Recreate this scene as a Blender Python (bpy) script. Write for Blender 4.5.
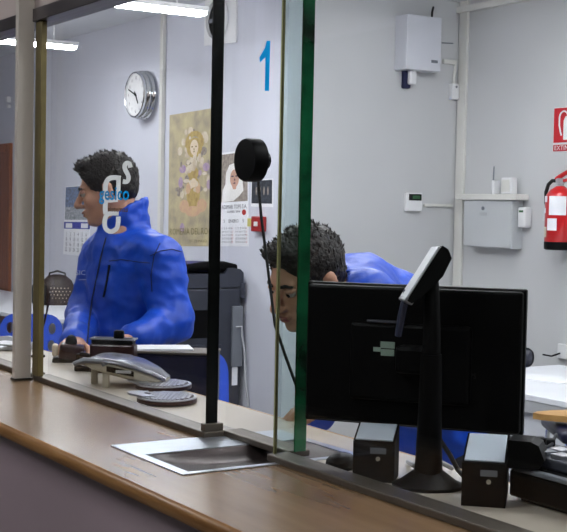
import bpy, bmesh, math, random
import numpy as np
from mathutils import Matrix, Vector, noise
from mathutils.bvhtree import BVHTree

random.seed(7)
for o in list(bpy.data.objects):
    bpy.data.objects.remove(o)
SC = bpy.context.scene
COL = SC.collection

# ------------------------------------------------------------------ camera
FPX, CZ = 1240.0, 1.58
YAW, PITCH, ROLL = math.radians(32.5), math.atan(57 / 1240.0), math.radians(1.15)
FH = Vector((-math.cos(YAW), math.sin(YAW), 0))
R0 = Vector((math.sin(YAW), math.cos(YAW), 0))
ZZ = Vector((0, 0, 1))
CF = math.cos(PITCH) * FH - math.sin(PITCH) * ZZ
_u0 = math.cos(PITCH) * ZZ + math.sin(PITCH) * FH
CR = math.cos(ROLL) * R0 + math.sin(ROLL) * _u0
CU = -math.sin(ROLL) * R0 + math.cos(ROLL) * _u0
CAM = Vector((0, 0, CZ))
cd = bpy.data.cameras.new('camera')
cam = bpy.data.objects.new('camera', cd)
COL.objects.link(cam)
m = Matrix((CR, CU, -CF)).transposed().to_4x4()
m.translation = CAM
cam.matrix_world = m
cd.sensor_width = 36
cd.lens = 36 * FPX / 567
cd.clip_start = 0.05
SC.camera = cam

# ------------------------------------------------------------------ world, exposure
w = bpy.data.worlds.new('world')
SC.world = w
w.use_nodes = True
w.node_tree.nodes['Background'].inputs[0].default_value = (0.5, 0.55, 0.65, 1)
w.node_tree.nodes['Background'].inputs[1].default_value = 0.05
SC.view_settings.view_transform = 'Standard'
SC.view_settings.look = 'None'
SC.view_settings.gamma = 1
SC.view_settings.exposure = 0.6
SC.view_settings.use_curve_mapping = False
LAMP = 42.0          # tubes of the added office lamps
LAMP_HALL = 40.0     # customer side tubes


def ray(x, y):
    return CF + CR * ((x - 283.5) / FPX) - CU * ((y - 266) / FPX)


def at(x, y, d):
    return CAM + ray(x, y) * d


def onx(x, y, v):
    r = ray(x, y)
    return CAM + r * (v / r.x)


def ony(x, y, v):
    r = ray(x, y)
    return CAM + r * (v / r.y)


def onz(x, y, v):
    r = ray(x, y)
    return CAM + r * ((v - CZ) / r.z)


# ------------------------------------------------------------------ materials
def lin(c):
    return tuple((v / 255 / 12.92 if v / 255 <= 0.04045 else ((v / 255 + 0.055) / 1.055) ** 2.4) for v in c)


MATS = {}


def mat(name, col, rough=0.6, metal=0.0, var=0.06, scale=6.0, bump=0.0, bscale=80.0, coat=0.0, spec=0.5,
        stretch=None, col2=None, emit=0.0):
    if name in MATS:
        return MATS[name]
    M = bpy.data.materials.new(name)
    M.use_nodes = True
    nt = M.node_tree
    b = nt.nodes['Principled BSDF']
    b.inputs['Roughness'].default_value = rough
    b.inputs['Metallic'].default_value = metal
    b.inputs['Specular IOR Level'].default_value = spec
    b.inputs['Coat Weight'].default_value = coat
    b.inputs['Coat Roughness'].default_value = 0.08
    c = lin(col)
    c2 = lin(col2) if col2 else tuple(v * (1 - var * 2) for v in c)
    c1 = c if col2 else tuple(min(1, v * (1 + var)) for v in c)
    tc = nt.nodes.new('ShaderNodeTexCoord')
    mp = nt.nodes.new('ShaderNodeMapping')
    nt.links.new(tc.outputs['Object'], mp.inputs[0])
    if stretch:
        mp.inputs['Scale'].default_value = stretch
    nz = nt.nodes.new('ShaderNodeTexNoise')
    nz.inputs['Scale'].default_value = scale
    nz.inputs['Detail'].default_value = 5
    nt.links.new(mp.outputs[0], nz.inputs['Vector'])
    rp = nt.nodes.new('ShaderNodeValToRGB')
    rp.color_ramp.elements[0].position = 0.3
    rp.color_ramp.elements[1].position = 0.7
    rp.color_ramp.elements[0].color = (*c2, 1)
    rp.color_ramp.elements[1].color = (*c1, 1)
    nt.links.new(nz.outputs['Fac'], rp.inputs[0])
    nt.links.new(rp.outputs[0], b.inputs['Base Color'])
    if bump:
        n2 = nt.nodes.new('ShaderNodeTexNoise')
        n2.inputs['Scale'].default_value = bscale
        nt.links.new(mp.outputs[0], n2.inputs['Vector'])
        bp = nt.nodes.new('ShaderNodeBump')
        bp.inputs['Strength'].default_value = bump
        bp.inputs['Distance'].default_value = 0.004
        nt.links.new(n2.outputs['Fac'], bp.inputs['Height'])
        nt.links.new(bp.outputs[0], b.inputs['Normal'])
    if emit:
        b.inputs['Emission Color'].default_value = (0.95, 0.97, 1, 1)
        b.inputs['Emission Strength'].default_value = emit
    MATS[name] = M
    return M


def glass_mat(name, tint, refl=1.0):
    M = bpy.data.materials.new(name)
    M.use_nodes = True
    nt = M.node_tree
    nt.nodes.remove(nt.nodes['Principled BSDF'])
    out = nt.nodes['Material Output']
    tr = nt.nodes.new('ShaderNodeBsdfTransparent')
    tr.inputs[0].default_value = (*tint, 1)
    gl = nt.nodes.new('ShaderNodeBsdfGlossy')
    gl.inputs['Roughness'].default_value = 0.02
    gl.inputs[0].default_value = (refl, refl, refl, 1)
    ge = nt.nodes.new('ShaderNodeNewGeometry')
    mx = nt.nodes.new('ShaderNodeMix')
    mx.inputs['A'].default_value = 1.45
    mx.inputs['B'].default_value = 1 / 1.45
    nt.links.new(ge.outputs['Backfacing'], mx.inputs['Factor'])
    fr = nt.nodes.new('ShaderNodeFresnel')
    nt.links.new(mx.outputs['Result'], fr.inputs['IOR'])
    ms = nt.nodes.new('ShaderNodeMixShader')
    nt.links.new(fr.outputs[0], ms.inputs[0])
    nt.links.new(tr.outputs[0], ms.inputs[1])
    nt.links.new(gl.outputs[0], ms.inputs[2])
    nt.links.new(ms.outputs[0], out.inputs['Surface'])
    return M


W_BACK = mat('wall_blue_white', (208, 210, 222), 0.85, var=0.02, scale=2, bump=0.05, bscale=120)
W_GREY = mat('wall_grey_white', (196, 197, 199), 0.85, var=0.02, scale=2, bump=0.05, bscale=120)
W_HALL = mat('wall_hall', (52, 48, 48), 0.9, var=0.05)
W_BULK = mat('bulkhead_paint', (186, 172, 166), 0.8, var=0.03)
CEIL = mat('ceiling_white', (222, 224, 228), 0.9, var=0.02)
FLOOR = mat('floor_tile', (140, 138, 134), 0.4, var=0.08, scale=3)
WOOD = mat('counter_wood', (132, 104, 76), 0.27, var=0.1, scale=4, stretch=(0.6, 6, 6), col2=(114, 88, 62), spec=0.6)
INNER = mat('inner_counter_laminate', (186, 176, 162), 0.3, var=0.04, scale=3)
WOODE = mat('counter_edge_wood', (158, 116, 72), 0.35, scale=8, stretch=(0.6, 9, 9), col2=(120, 82, 46))
MAUVE = mat('counter_front_laminate', (158, 140, 146), 0.5, var=0.06, scale=1.4)
BEIGE = mat('post_beige', (190, 182, 172), 0.5, var=0.03)
ALU = mat('rail_aluminium', (104, 96, 86), 0.4, 0.7, var=0.1, scale=12)
BRONZE = mat('header_metal', (104, 98, 100), 0.3, 0.75, var=0.08, scale=4)
OLIVE = mat('channel_olive', (122, 110, 70), 0.4, 0.4, var=0.15, scale=14)
DARKCH = mat('channel_dark', (40, 36, 30), 0.5)
STEEL = mat('tray_steel', (205, 212, 222), 0.28, 0.9, var=0.05, scale=20)
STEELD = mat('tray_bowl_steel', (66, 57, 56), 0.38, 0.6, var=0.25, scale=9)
BLACK = mat('black_plastic', (5, 5, 6), 0.5, var=0.1, spec=0.14)
BLACKG = mat('black_gloss', (8, 8, 9), 0.18, var=0.1)
BLACKM = mat('black_matte', (6, 5, 6), 0.75, var=0.1, spec=0.1)
COPIER = mat('copier_charcoal', (48, 51, 62), 0.45, var=0.06)
DGREY = mat('dark_grey_plastic', (66, 68, 78), 0.5, var=0.06)
MGREY = mat('mid_grey_plastic', (112, 116, 124), 0.5, var=0.05)
LGREY = mat('light_grey_plastic', (178, 180, 184), 0.5, var=0.04)
WHITE = mat('white_plastic', (226, 226, 228), 0.45, var=0.02)
WHITEM = mat('white_metal', (206, 208, 216), 0.45, var=0.02)
OFFW = mat('off_white_conduit', (214, 213, 208), 0.55, var=0.03)
PAPER = mat('paper', (236, 237, 242), 0.8, var=0.02)
SILVER = mat('silver_plastic', (188, 190, 196), 0.28, 0.7, var=0.05)
CHROME = mat('chrome', (222, 224, 226), 0.12, 1.0, var=0.02)
CREAM = mat('cream_plastic', (186, 178, 160), 0.45, var=0.05)
BLUE = mat('jacket_blue', (5, 74, 200), 0.46, var=0.12, scale=12, bump=0.25, bscale=60)
NAVY = mat('navy_lining', (14, 20, 62), 0.7, var=0.1)
NAVYC = mat('navy_laminate', (13, 15, 46), 0.35, var=0.08)
BLUEC = mat('chair_blue', (34, 78, 196), 0.4, var=0.05)
SKIN = mat('skin', (196, 146, 120), 0.5, var=0.07, scale=18, bump=0.08, bscale=200)
LIPS = mat('lips', (168, 100, 92), 0.45)
HAIR = mat('hair_dark', (30, 23, 20), 0.5, var=0.4, scale=60, bump=0.8, bscale=150, spec=0.4)
EYEW = mat('eye_white', (168, 162, 156), 0.3)
IRIS = mat('iris', (36, 24, 18), 0.2)
TROUS = mat('trousers', (28, 30, 40), 0.8)
RED = mat('extinguisher_red', (196, 20, 26), 0.28, var=0.05, coat=0.4)
REDS = mat('sign_red', (190, 16, 34), 0.5, var=0.03)
REDP = mat('call_point_red', (158, 30, 30), 0.4)
GREEN = mat('display_green', (50, 96, 60), 0.3)
YELLOW = mat('label_yellow', (206, 200, 120), 0.6)
BROWN = mat('door_brown', (152, 88, 48), 0.45, scale=4, stretch=(8, 8, 0.7), col2=(120, 66, 34))
MAROON = mat('maroon_black_plastic', (44, 16, 20), 0.3, var=0.15)
TAN = mat('tan_wood', (190, 150, 92), 0.4, scale=5, stretch=(1, 8, 8), col2=(164, 122, 66))
DESKW = mat('desk_white', (232, 234, 240), 0.35, var=0.02)
DESKP = mat('desk_panel_grey', (206, 209, 216), 0.5, var=0.03)
SPECK = mat('desk_speckle_grey', (120, 122, 126), 0.6, scale=90, col2=(70, 72, 76))
TUBE = mat('fluorescent_tube', (255, 255, 255), 0.4, var=0.0, emit=LAMP)
TUBEH = mat('fluorescent_tube_hall', (255, 255, 255), 0.4, var=0.0, emit=LAMP_HALL)
GL_A = glass_mat('clear_security_glass', (0.98, 0.99, 0.985), .42)
GL_R = glass_mat('green_return_glass', (0.90, 0.96, 0.93), .8)
EDGE_K = mat('glass_edge_black', (7, 10, 9), 0.25, var=0.3, scale=4)
EDGE_G = mat('glass_edge_green', (18, 92, 56), 0.2, var=0.5, scale=9)
EDGE_O = mat('glass_edge_polished', (150, 148, 104), 0.25, var=0.1, scale=4)
D_WHITE = mat('decal_white', (226, 228, 230), 0.5, var=0.0)


def vinyl(name, col):
    M = bpy.data.materials.new(name)
    M.use_nodes = True
    nt = M.node_tree
    nt.nodes.remove(nt.nodes['Principled BSDF'])
    d_, t_, a_ = (nt.nodes.new('ShaderNode' + k) for k in ('BsdfDiffuse', 'BsdfTranslucent', 'AddShader'))
    d_.inputs[0].default_value = (*[v * .62 for v in lin(col)], 1)
    t_.inputs[0].default_value = (*[v * .36 for v in lin(col)], 1)
    nt.links.new(d_.outputs[0], a_.inputs[0])
    nt.links.new(t_.outputs[0], a_.inputs[1])
    nt.links.new(a_.outputs[0], nt.nodes['Material Output'].inputs['Surface'])
    return M


D_BLUE, D_BROWN, V_WHITE = vinyl('vinyl_blue', (24, 158, 226)), vinyl('vinyl_brown', (104, 80, 60)), vinyl('vinyl_white', (250, 250, 250))
INK = mat('ink_dark', (60, 60, 78), 0.8)
INKB = mat('ink_blue', (58, 66, 160), 0.8)
INKR = mat('ink_red', (190, 60, 60), 0.8)
P_OCHRE = mat('print_ochre', (206, 192, 150), 0.7, scale=9, col2=(158, 148, 132))
P_GOLD = mat('print_gold', (196, 172, 108), 0.7, scale=30, col2=(160, 134, 84))
P_PALE = mat('print_pale', (226, 216, 196), 0.7, scale=14, col2=(190, 170, 150))
P_PURPLE = mat('print_purple', (158, 132, 176), 0.7, scale=30, col2=(188, 168, 178))
P_PINK = mat('print_pink', (200, 158, 138), 0.7, scale=30, col2=(214, 184, 142))
P_FACE = mat('print_face', (226, 208, 184), 0.7)
P_OLIVE = mat('print_olive', (128, 118, 78), 0.7)
P_STONE = mat('print_stone', (170, 160, 150), 0.7, scale=40, col2=(120, 110, 104))
P_VEIL = mat('print_veil', (236, 234, 232), 0.7)
P_SKIN = mat('print_skin', (204, 160, 140), 0.7)
P_DARK = mat('print_dark', (58, 64, 76), 0.7, scale=50, col2=(20, 24, 32))
P_MIXB = mat('print_street', (128, 150, 190), 0.7, scale=45, col2=(86, 84, 92))
P_MIXG = mat('print_crowd', (196, 200, 204), 0.7, scale=55, col2=(90, 96, 110))
RUBBER = mat('black_rubber', (16, 15, 16), 0.7)
BAG = mat('bag_brown', (48, 34, 34), 0.5, var=0.15)
BAGB = mat('bag_black_leather', (30, 30, 34), 0.35)
PLUM = mat('folded_purple_cloth', (48, 44, 92), 0.7, var=0.2)


# ------------------------------------------------------------------ mesh building
class MB:
    """collects shapes into one bmesh; everything is written in the frame M and kept in world space"""

    def __init__(s, M=None):
        s.bm = bmesh.new()
        s.M = M or Matrix.Identity(4)
        s.mi = 0

    def _fin(s, vs, fs, M=None):
        T = s.M @ M if M else s.M
        for v in vs:
            v.co = T @ v.co
        for f in fs:
            f.material_index = s.mi

    def box(s, c, d, bev=0.0, M=None, seg=2):
        r = bmesh.ops.create_cube(s.bm, size=1)
        vs = r['verts']
        for v in vs:
            v.co = Vector((v.co.x * d[0] + c[0], v.co.y * d[1] + c[1], v.co.z * d[2] + c[2]))
        if bev:
            es = list({e for v in vs for e in v.link_edges})
            r = bmesh.ops.bevel(s.bm, geom=es, offset=bev, segments=seg, affect='EDGES', profile=0.5)
            vs = list({v for f in r['faces'] for v in f.verts} | {v for v in vs if v.is_valid})
        fs = list({f for v in vs for f in v.link_faces})
        s._fin(vs, fs, M)
        return s

    def span(s, a, b, bev=0.0, M=None):
        return s.box([(a[i] + b[i]) / 2 for i in range(3)], [abs(b[i] - a[i]) for i in range(3)], bev, M)

    def tube(s, pts, r, seg=8, caps=True, M=None):
        pts = [Vector(p) for p in pts]
        rr = r if isinstance(r, (list, tuple)) else [r] * len(pts)
        rings, vs, fs = [], [], []
        up = None
        for i, p in enumerate(pts):
            t = (pts[min(i + 1, len(pts) - 1)] - pts[max(i - 1, 0)]).normalized()
            if up is None:
                up = Vector((0, 0, 1)) if abs(t.z) < 0.9 else Vector((1, 0, 0))
            a = t.cross(up).normalized()
            b = a.cross(t).normalized()
            up = b
            ring = [s.bm.verts.new(p + (a * math.cos(2 * math.pi * k / seg) + b * math.sin(2 * math.pi * k / seg)) * rr[i]) for k in range(seg)]
            rings.append(ring)
            vs += ring
        for q, p in zip(rings, rings[1:]):
            for k in range(seg):
                fs.append(s.bm.faces.new((q[k], q[(k + 1) % seg], p[(k + 1) % seg], p[k])))
        if caps:
            fs.append(s.bm.faces.new(rings[0][::-1]))
            fs.append(s.bm.faces.new(rings[-1]))
        s._fin(vs, fs, M)
        return s

    def lathe(s, prof, seg=32, M=None):
        """profile of (radius, z) around local z; closed by caps where radius > 0 at the ends"""
        vs, fs, rings = [], [], []
        for r, z in prof:
            if r < 1e-6:
                ring = [s.bm.verts.new((0, 0, z))]
            else:
                ring = [s.bm.verts.new((r * math.cos(2 * math.pi * k / seg), r * math.sin(2 * math.pi * k / seg), z)) for k in range(seg)]
            rings.append(ring)
            vs += ring
        for q, p in zip(rings, rings[1:]):
            for k in range(seg):
                k2 = (k + 1) % seg
                if len(q) == 1 and len(p) == 1:
                    continue
                if len(q) == 1:
                    fs.append(s.bm.faces.new((q[0], p[k2], p[k])))
                elif len(p) == 1:
                    fs.append(s.bm.faces.new((q[k], q[k2], p[0])))
                else:
                    fs.append(s.bm.faces.new((q[k], q[k2], p[k2], p[k])))
        if len(rings[0]) > 1:
            fs.append(s.bm.faces.new(rings[0][::-1]))
        if len(rings[-1]) > 1:
            fs.append(s.bm.faces.new(rings[-1]))
        s._fin(vs, fs, M)
        return s

    def ell(s, c, r, M=None, u=20, v=12):
        q = bmesh.ops.create_uvsphere(s.bm, u_segments=u, v_segments=v, radius=1)
        vs = q['verts']
        for p in vs:
            p.co = Vector((p.co.x * r[0] + c[0], p.co.y * r[1] + c[1], p.co.z * r[2] + c[2]))
        s._fin(vs, list({f for p in vs for f in p.link_faces}), M)
        return s

    def poly(s, pts, M=None):
        vs = [s.bm.verts.new(p) for p in pts]
        s._fin(vs, [s.bm.faces.new(vs)], M)
        return s

    def prism(s, out, z0, z1, M=None, holes=()):
        """extrudes a 2-d outline (x, y) with holes from z0 to z1"""
        tmp = bmesh.new()
        for loop in [out, *holes]:
            vs = [tmp.verts.new((p[0], p[1], 0)) for p in loop]
            for a, b in zip(vs, vs[1:] + vs[:1]):
                tmp.edges.new((a, b))
        bmesh.ops.triangle_fill(tmp, edges=tmp.edges[:], use_beauty=True)
        tris = [[(v.co.x, v.co.y) for v in f.verts] for f in tmp.faces]
        tmp.free()
        vs, fs, key = [], [], {}

        def vert(p, z):
            k = (round(p[0], 6), round(p[1], 6), z)
            if k not in key:
                key[k] = s.bm.verts.new((p[0], p[1], z))
                vs.append(key[k])
            return key[k]
        for t in tris:
            a = (t[1][0] - t[0][0]) * (t[2][1] - t[0][1]) - (t[1][1] - t[0][1]) * (t[2][0] - t[0][0])
            if a < 0:
                t = t[::-1]
            fs.append(s.bm.faces.new([vert(p, z1) for p in t]))
            fs.append(s.bm.faces.new([vert(p, z0) for p in t[::-1]]))
        for loop in [out, *holes]:
            for a, b in zip(loop, list(loop[1:]) + [loop[0]]):
                fs.append(s.bm.faces.new((vert(a, z0), vert(b, z0), vert(b, z1), vert(a, z1))))
        s._fin(vs, fs, M)
        return s

    def text(s, string, size, M=None, width=None, depth=0.0004, bold=0.0):
        """lettering in the local x-y plane, centred"""
        cu = bpy.data.curves.new('lettering', 'FONT')
        cu.body = string
        cu.size = size
        cu.offset = bold
        cu.align_x, cu.align_y = 'CENTER', 'CENTER'
        cu.resolution_u = 2
        o = bpy.data.objects.new('lettering', cu)
        me = bpy.data.meshes.new_from_object(o)
        xs = [v.co.x for v in me.vertices]
        k = width / (max(xs) - min(xs)) if width else 1
        vs = [s.bm.verts.new((v.co.x * k, v.co.y, depth)) for v in me.vertices]
        fs = []
        for p in me.polygons:
            try:
                fs.append(s.bm.faces.new([vs[i] for i in p.vertices]))
            except ValueError:
                pass
        s._fin(vs, fs, M)
        bpy.data.objects.remove(o)
        bpy.data.curves.remove(cu)
        bpy.data.meshes.remove(me)
        return s


WM = {}


def link(o, parent, M):
    COL.objects.link(o)
    if parent is not None:
        o.parent = parent
    WM[o.name] = M


def tag(o, label=None, cat=None, group=None, kind=None):
    for k, v in (('label', label), ('category', cat), ('group', group), ('kind', kind)):
        if v:
            o[k] = v
    return o


def thing(name, label, cat, loc, rotz=0.0, group=None, kind=None):
    o = bpy.data.objects.new(name, None)
    o.empty_display_size = 0.05
    o.location = loc
    o.rotation_euler = (0, 0, rotz)
    link(o, None, Matrix.Translation(Vector(loc)) @ Matrix.Rotation(rotz, 4, 'Z'))
    return tag(o, label, cat, group, kind)


def obj(name, mb, mats, parent=None, smooth=False, loc=None, recalc=True):
    """world-space bmesh -> one mesh object (origin at loc, or at the parent's origin)"""
    bm = mb.bm if isinstance(mb, MB) else mb
    if recalc:
        bmesh.ops.recalc_face_normals(bm, faces=bm.faces[:])
    PW = WM[parent.name] if parent is not None else Matrix.Translation(Vector(loc) if loc is not None else Vector((0, 0, 0)))
    bm.transform(PW.inverted())
    me = bpy.data.meshes.new(name)
    bm.to_mesh(me)
    bm.free()
    for x in (mats if isinstance(mats, (list, tuple)) else [mats]):
        me.materials.append(x)
    if smooth:
        me.polygons.foreach_set('use_smooth', [True] * len(me.polygons))
        if smooth != 'all':
            me.set_sharp_from_angle(angle=math.radians(40))
    o = bpy.data.objects.new(name, me)
    if parent is not None and (name.startswith('printed_') or name in ('numerals', 'pale_spots', 'label_lines', 'lettering', 'chest_lettering', 'decal_word', 'decal_small_word', 'decal_letters', 'brand_mark', 'castors', 'rating_label')):
        o['kind'] = 'stuff'
    if parent is None and loc is not None:
        o.location = loc
    link(o, parent, PW)
    return o


def copy_tree(o, parent=None):
    c = o.copy()
    COL.objects.link(c)
    if parent is not None:
        c.parent = parent
    for ch in list(o.children):
        copy_tree(ch, c)
    return c


def frame(org, x, y, z):
    M = Matrix((Vector(x).normalized(), Vector(y).normalized(), Vector(z).normalized())).transposed().to_4x4()
    M.translation = Vector(org)
    return M


def zframe(loc, rot):
    return Matrix.Translation(Vector(loc)) @ Matrix.Rotation(rot, 4, 'Z')


FACE = math.radians(57.5)       # local x runs to the right across the line of sight, local y away
X, Y, Z = Vector((1, 0, 0)), Vector((0, 1, 0)), Vector((0, 0, 1))


def wallframe(p, wall):
    """local x right, y up, z out of the wall"""
    if wall == 'return':
        return frame(p, Y, Z, X)
    return frame(p, X, Z, -Y)


def struct(name, mb, m_, smooth=False):
    return tag(obj(name, mb, m_, None, smooth), kind='structure')


# ------------------------------------------------------------------ the setting
H = 2.92
YB, XC, YF = 3.92, -6.147, 5.22        # back wall, return wall, far wall
XL, XR, YH = -12.0, 3.0, -3.0
struct('floor', MB().span((XL - .1, YH - .1, -0.1), (XR + .1, YF + .1, 0)), FLOOR)
struct('ceiling', MB().span((XL - .1, YH - .1, H), (XR + .1, YF + .1, H + 0.1)), CEIL)
struct('wall_back', MB().span((XL, YB, 0), (XC, YB + 0.1, H)), W_BACK)
struct('wall_return', MB().span((XC - 0.1, YB + 0.1, 0), (XC, YF, H)), W_GREY)
struct('wall_far', MB().span((XC - 0.1, YF, 0), (XR, YF + 0.1, H)), W_GREY)
struct('wall_left', MB().span((XL - 0.1, YH, 0), (XL, YB + 0.1, H)), W_BACK)
struct('wall_right', MB().span((XR, YH, 0), (XR + 0.1, YF, H)), W_HALL)
struct('wall_front', MB().span((XL, YH - 0.1, 0), (XR, YH, H)), W_HALL)
struct('wall_partition', MB().span((XL, 1.235, 2.105), (XR, 1.30, H)), W_BULK)
struct('baseboard_back', MB().span((XL, YB - 0.012, 0), (XC, YB, 0.08), 0.003), LGREY)
struct('baseboard_far', MB().span((XC, YF - 0.012, 0), (XR, YF, 0.08), 0.003), LGREY)
# door at the far left of the back wall
dr = thing('door_1', None, None, (-11.35, YB, 0), kind='structure')
x0, x1 = -11.72, ony(12, 220, YB).x
obj('door_frame', MB().span((x0 - .08, YB - .03, 0), (x0, YB, 2.12), .004).span((x1 - .08, YB - .03, 0), (x1, YB, 2.12), .004)
    .span((x0, YB - .03, 2.04), (x1 - .08, YB, 2.12), .004), BROWN, dr)
obj('door_leaf', MB().span((x0, YB - .02, 0.005), (x1 - .08, YB, 2.04)), BROWN, dr)
obj('door_handle', MB().tube([(x0 + .08, YB - .02, 1.02), (x0 + .08, YB - .06, 1.02), (x0 + .18, YB - .06, 1.02)], .009), CHROME, dr, True)

# ------------------------------------------------------------------ service counter and glass screen
YG, CT = 1.25, 1.10
XE = -0.15                       # near end of the counter run
TX0, TX1, TY0, TY1 = -2.245, -1.955, 1.043, 1.425
ct = thing('service_counter', 'long brown wooden service counter with a mauve front under the glass screen', 'counter', (-2.3, 1.2, 0))
mb = MB()
YM = 1.288
for a, b in (((-11.9, .935, CT - .028), (TX0, YM, CT)), ((TX1, .935, CT - .028), (XE, YM, CT)), ((TX0, .935, CT - .028), (TX1, TY0, CT))):
    mb.span(a, b)
tag(obj('worktop', mb, WOOD, ct), kind='stuff')
mb = MB()
for a, b in (((-11.9, YM, CT - .028), (TX0, 1.520, CT)), ((TX1, YM, CT - .028), (XE, 1.520, CT)), ((TX0, TY1, CT - .028), (TX1, 1.520, CT))):
    mb.span(a, b)
o_ = tag(obj('inner_worktop', mb, INNER, ct), kind='stuff')
o_['label'] = 'pale laminate top on the office side of the glass'
obj('back_edge', MB().span((-11.9, 1.520, CT - .028), (XE, 1.527, CT + .0005), .002), TAN, ct)
n = MB()
prof = [(.935, CT), (.93, CT - .0005), (.9255, CT - .004), (.924, CT - .012), (.9255, CT - .022), (.93, CT - .027), (.935, CT - .028)]
va = [[n.bm.verts.new((xx, p[0], p[1])) for p in prof] for xx in (-11.9, XE)]
for i in range(len(prof) - 1):
    n.bm.faces.new((va[0][i], va[1][i], va[1][i + 1], va[0][i + 1]))
n.bm.faces.new(va[0][::-1]); n.bm.faces.new(va[1])
obj('nosing', n, WOODE, ct, 'all')
obj('front_panel', MB().span((-11.9, .955, .0), (XE, .985, CT - .028)), MAUVE, ct)
obj('end_panel', MB().span((XE - .03, .985, 0), (XE, 1.5, CT - .028)), MAUVE, ct)
obj('back_panel', MB().span((-11.9, 1.49, 0), (XE - .03, 1.51, CT - .028)), LGREY, ct)

tr = thing('transaction_tray', 'stainless steel pass-through tray with dark scooped bowl sunk in the counter', 'tray', ((TX0 + TX1) / 2, 1.2, CT))
mb = MB()
fx, bw = .105, .012
o_ = [(TX0 - .008, TY0 - .008), (TX1 + .008, TY0 - .008), (TX1 + .008, TY1 + .008), (TX0 - .008, TY1 + .008)]
hx0, hx1, hy0, hy1 = TX0 + .105, TX1 - .008, TY0 + .012, TY1 - .012
h_ = [(hx0, hy0), (hx1, hy0), (hx1, hy1), (hx0, hy1)]
o2 = [(TX0 - .004, TY0 - .004), (TX1 + .004, TY0 - .004), (TX1 + .004, TY1 + .004), (TX0 - .004, TY1 + .004)]
# frame: wide flat plate at the left, narrow lip round the bowl
mb.prism(o_, CT + .0003, CT + .0022, holes=[h_])
obj('tray_frame', mb, STEEL, tr)
mb = MB()
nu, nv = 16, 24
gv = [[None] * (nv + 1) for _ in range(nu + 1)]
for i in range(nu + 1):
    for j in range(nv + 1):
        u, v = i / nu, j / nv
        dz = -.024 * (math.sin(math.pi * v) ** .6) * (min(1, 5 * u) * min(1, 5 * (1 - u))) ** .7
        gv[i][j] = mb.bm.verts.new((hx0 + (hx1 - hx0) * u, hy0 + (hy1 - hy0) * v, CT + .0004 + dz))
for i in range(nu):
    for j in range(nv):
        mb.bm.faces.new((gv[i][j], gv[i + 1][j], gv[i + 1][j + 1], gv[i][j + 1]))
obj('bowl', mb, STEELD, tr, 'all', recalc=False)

# screen frame
sf = thing('screen_frame', 'beige post and metal rails that hold the counter glass', 'frame', (-3.2, YG, CT))
pl, pr_ = onz(14, 380, CT), onz(30, 380, CT)
obj('post', MB().span((-3.232, 1.188, CT), (-3.210, 1.234, H), .002), BEIGE, sf)
obj('post_foot', MB().span((-3.235, 1.185, CT), (-3.203, 1.237, CT + .006)), DARKCH, sf)
xo, xi = ony(34.5, 200, 1.238).x, ony(40.5, 200, 1.238).x
obj('frame_channel', MB().span((-3.209, 1.238, CT + .014), (xo, 1.252, 2.07), .001), DARKCH, sf)
obj('channel_bead', MB().span((xo, 1.236, CT + .014), (xi, 1.252, 2.07), .002), OLIVE, sf)
obj('header_rail', MB().span((-11.9, 1.228, 2.07), (XE, 1.30, 2.105), .002), BRONZE, sf)
for a, b, y0, y1 in ((-11.9, -3.24, 1.238, 1.288), (-3.205, -2.238, 1.238, 1.288), (-2.25, -1.99, 1.288, 1.338), (-1.99, XE, 1.238, 1.288)):
    obj('bottom_rail', MB().span((a, y0, CT), (b, y1, CT + .014), .003), ALU, sf)
obj('glass_clip', MB().span((-2.260, 1.242, CT + .014), (-2.240, 1.286, CT + .030), .002), ALU, sf)


def pane(name, a, b, m_, edges=()):
    w_ = thing(name, None, None, ((a[0] + b[0]) / 2, (a[1] + b[1]) / 2, a[2]), kind='structure')
    obj('glass_pane', MB().span(a, b), m_, w_)
    for e0, e1, em in edges:
        obj('glass_edge', MB().span(e0, e1), em, w_)
    return w_


GT, GB = 2.085, CT + .012
pane('window_1', (-7.2, 1.25, GB), (-3.24, 1.275, GT), GL_A)
w2 = pane('window_2', (-3.19, 1.2525, GB), (-2.252, 1.275, GT), GL_A,
          [((-2.252, 1.2495, GB), (-2.248, 1.2755, GT), EDGE_K)])
w3 = pane('window_3', (-2.30, 1.30, GB), (-1.990, 1.325, GT), GL_A,
          [((-1.990, 1.2995, GB), (-1.986, 1.3255, GT), EDGE_G)])
pane('window_4', (-1.9985, 1.257, GB), (-1.9885, 1.299, GT), GL_R)
pane('window_5', (-1.981, 1.25, GB), (XE, 1.275, GT), GL_A,
     [((-1.985, 1.2495, GB), (-1.981, 1.2555, GT), EDGE_O)])


# lettering stuck to the panes
def ribbon(mb, pts, wd, yv):
    pts = [Vector((p[0], p[1])) for p in pts]
    # smooth
    q = []
    for i in range(len(pts) - 1):
        p0, p1, p2, p3 = pts[max(i - 1, 0)], pts[i], pts[i + 1], pts[min(i + 2, len(pts) - 1)]
        for k in range(6):
            t = k / 6
            q.append(.5 * ((2 * p1) + (p2 - p0) * t + (2 * p0 - 5 * p1 + 4 * p2 - p3) * t * t + (3 * p1 - p0 - 3 * p2 + p3) * t ** 3))
    q.append(pts[-1])
    L, Rr = [], []
    for i, p in enumerate(q):
        t = (q[min(i + 1, len(q) - 1)] - q[max(i - 1, 0)]).normalized()
        nn = Vector((-t.y, t.x)) * wd / 2
        L.append(mb.bm.verts.new(ony(p.x + nn.x, p.y + nn.y, yv)))
        Rr.append(mb.bm.verts.new(ony(p.x - nn.x, p.y - nn.y, yv)))
    for i in range(len(q) - 1):
        mb.bm.faces.new((L[i], L[i + 1], Rr[i + 1], Rr[i]))


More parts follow.
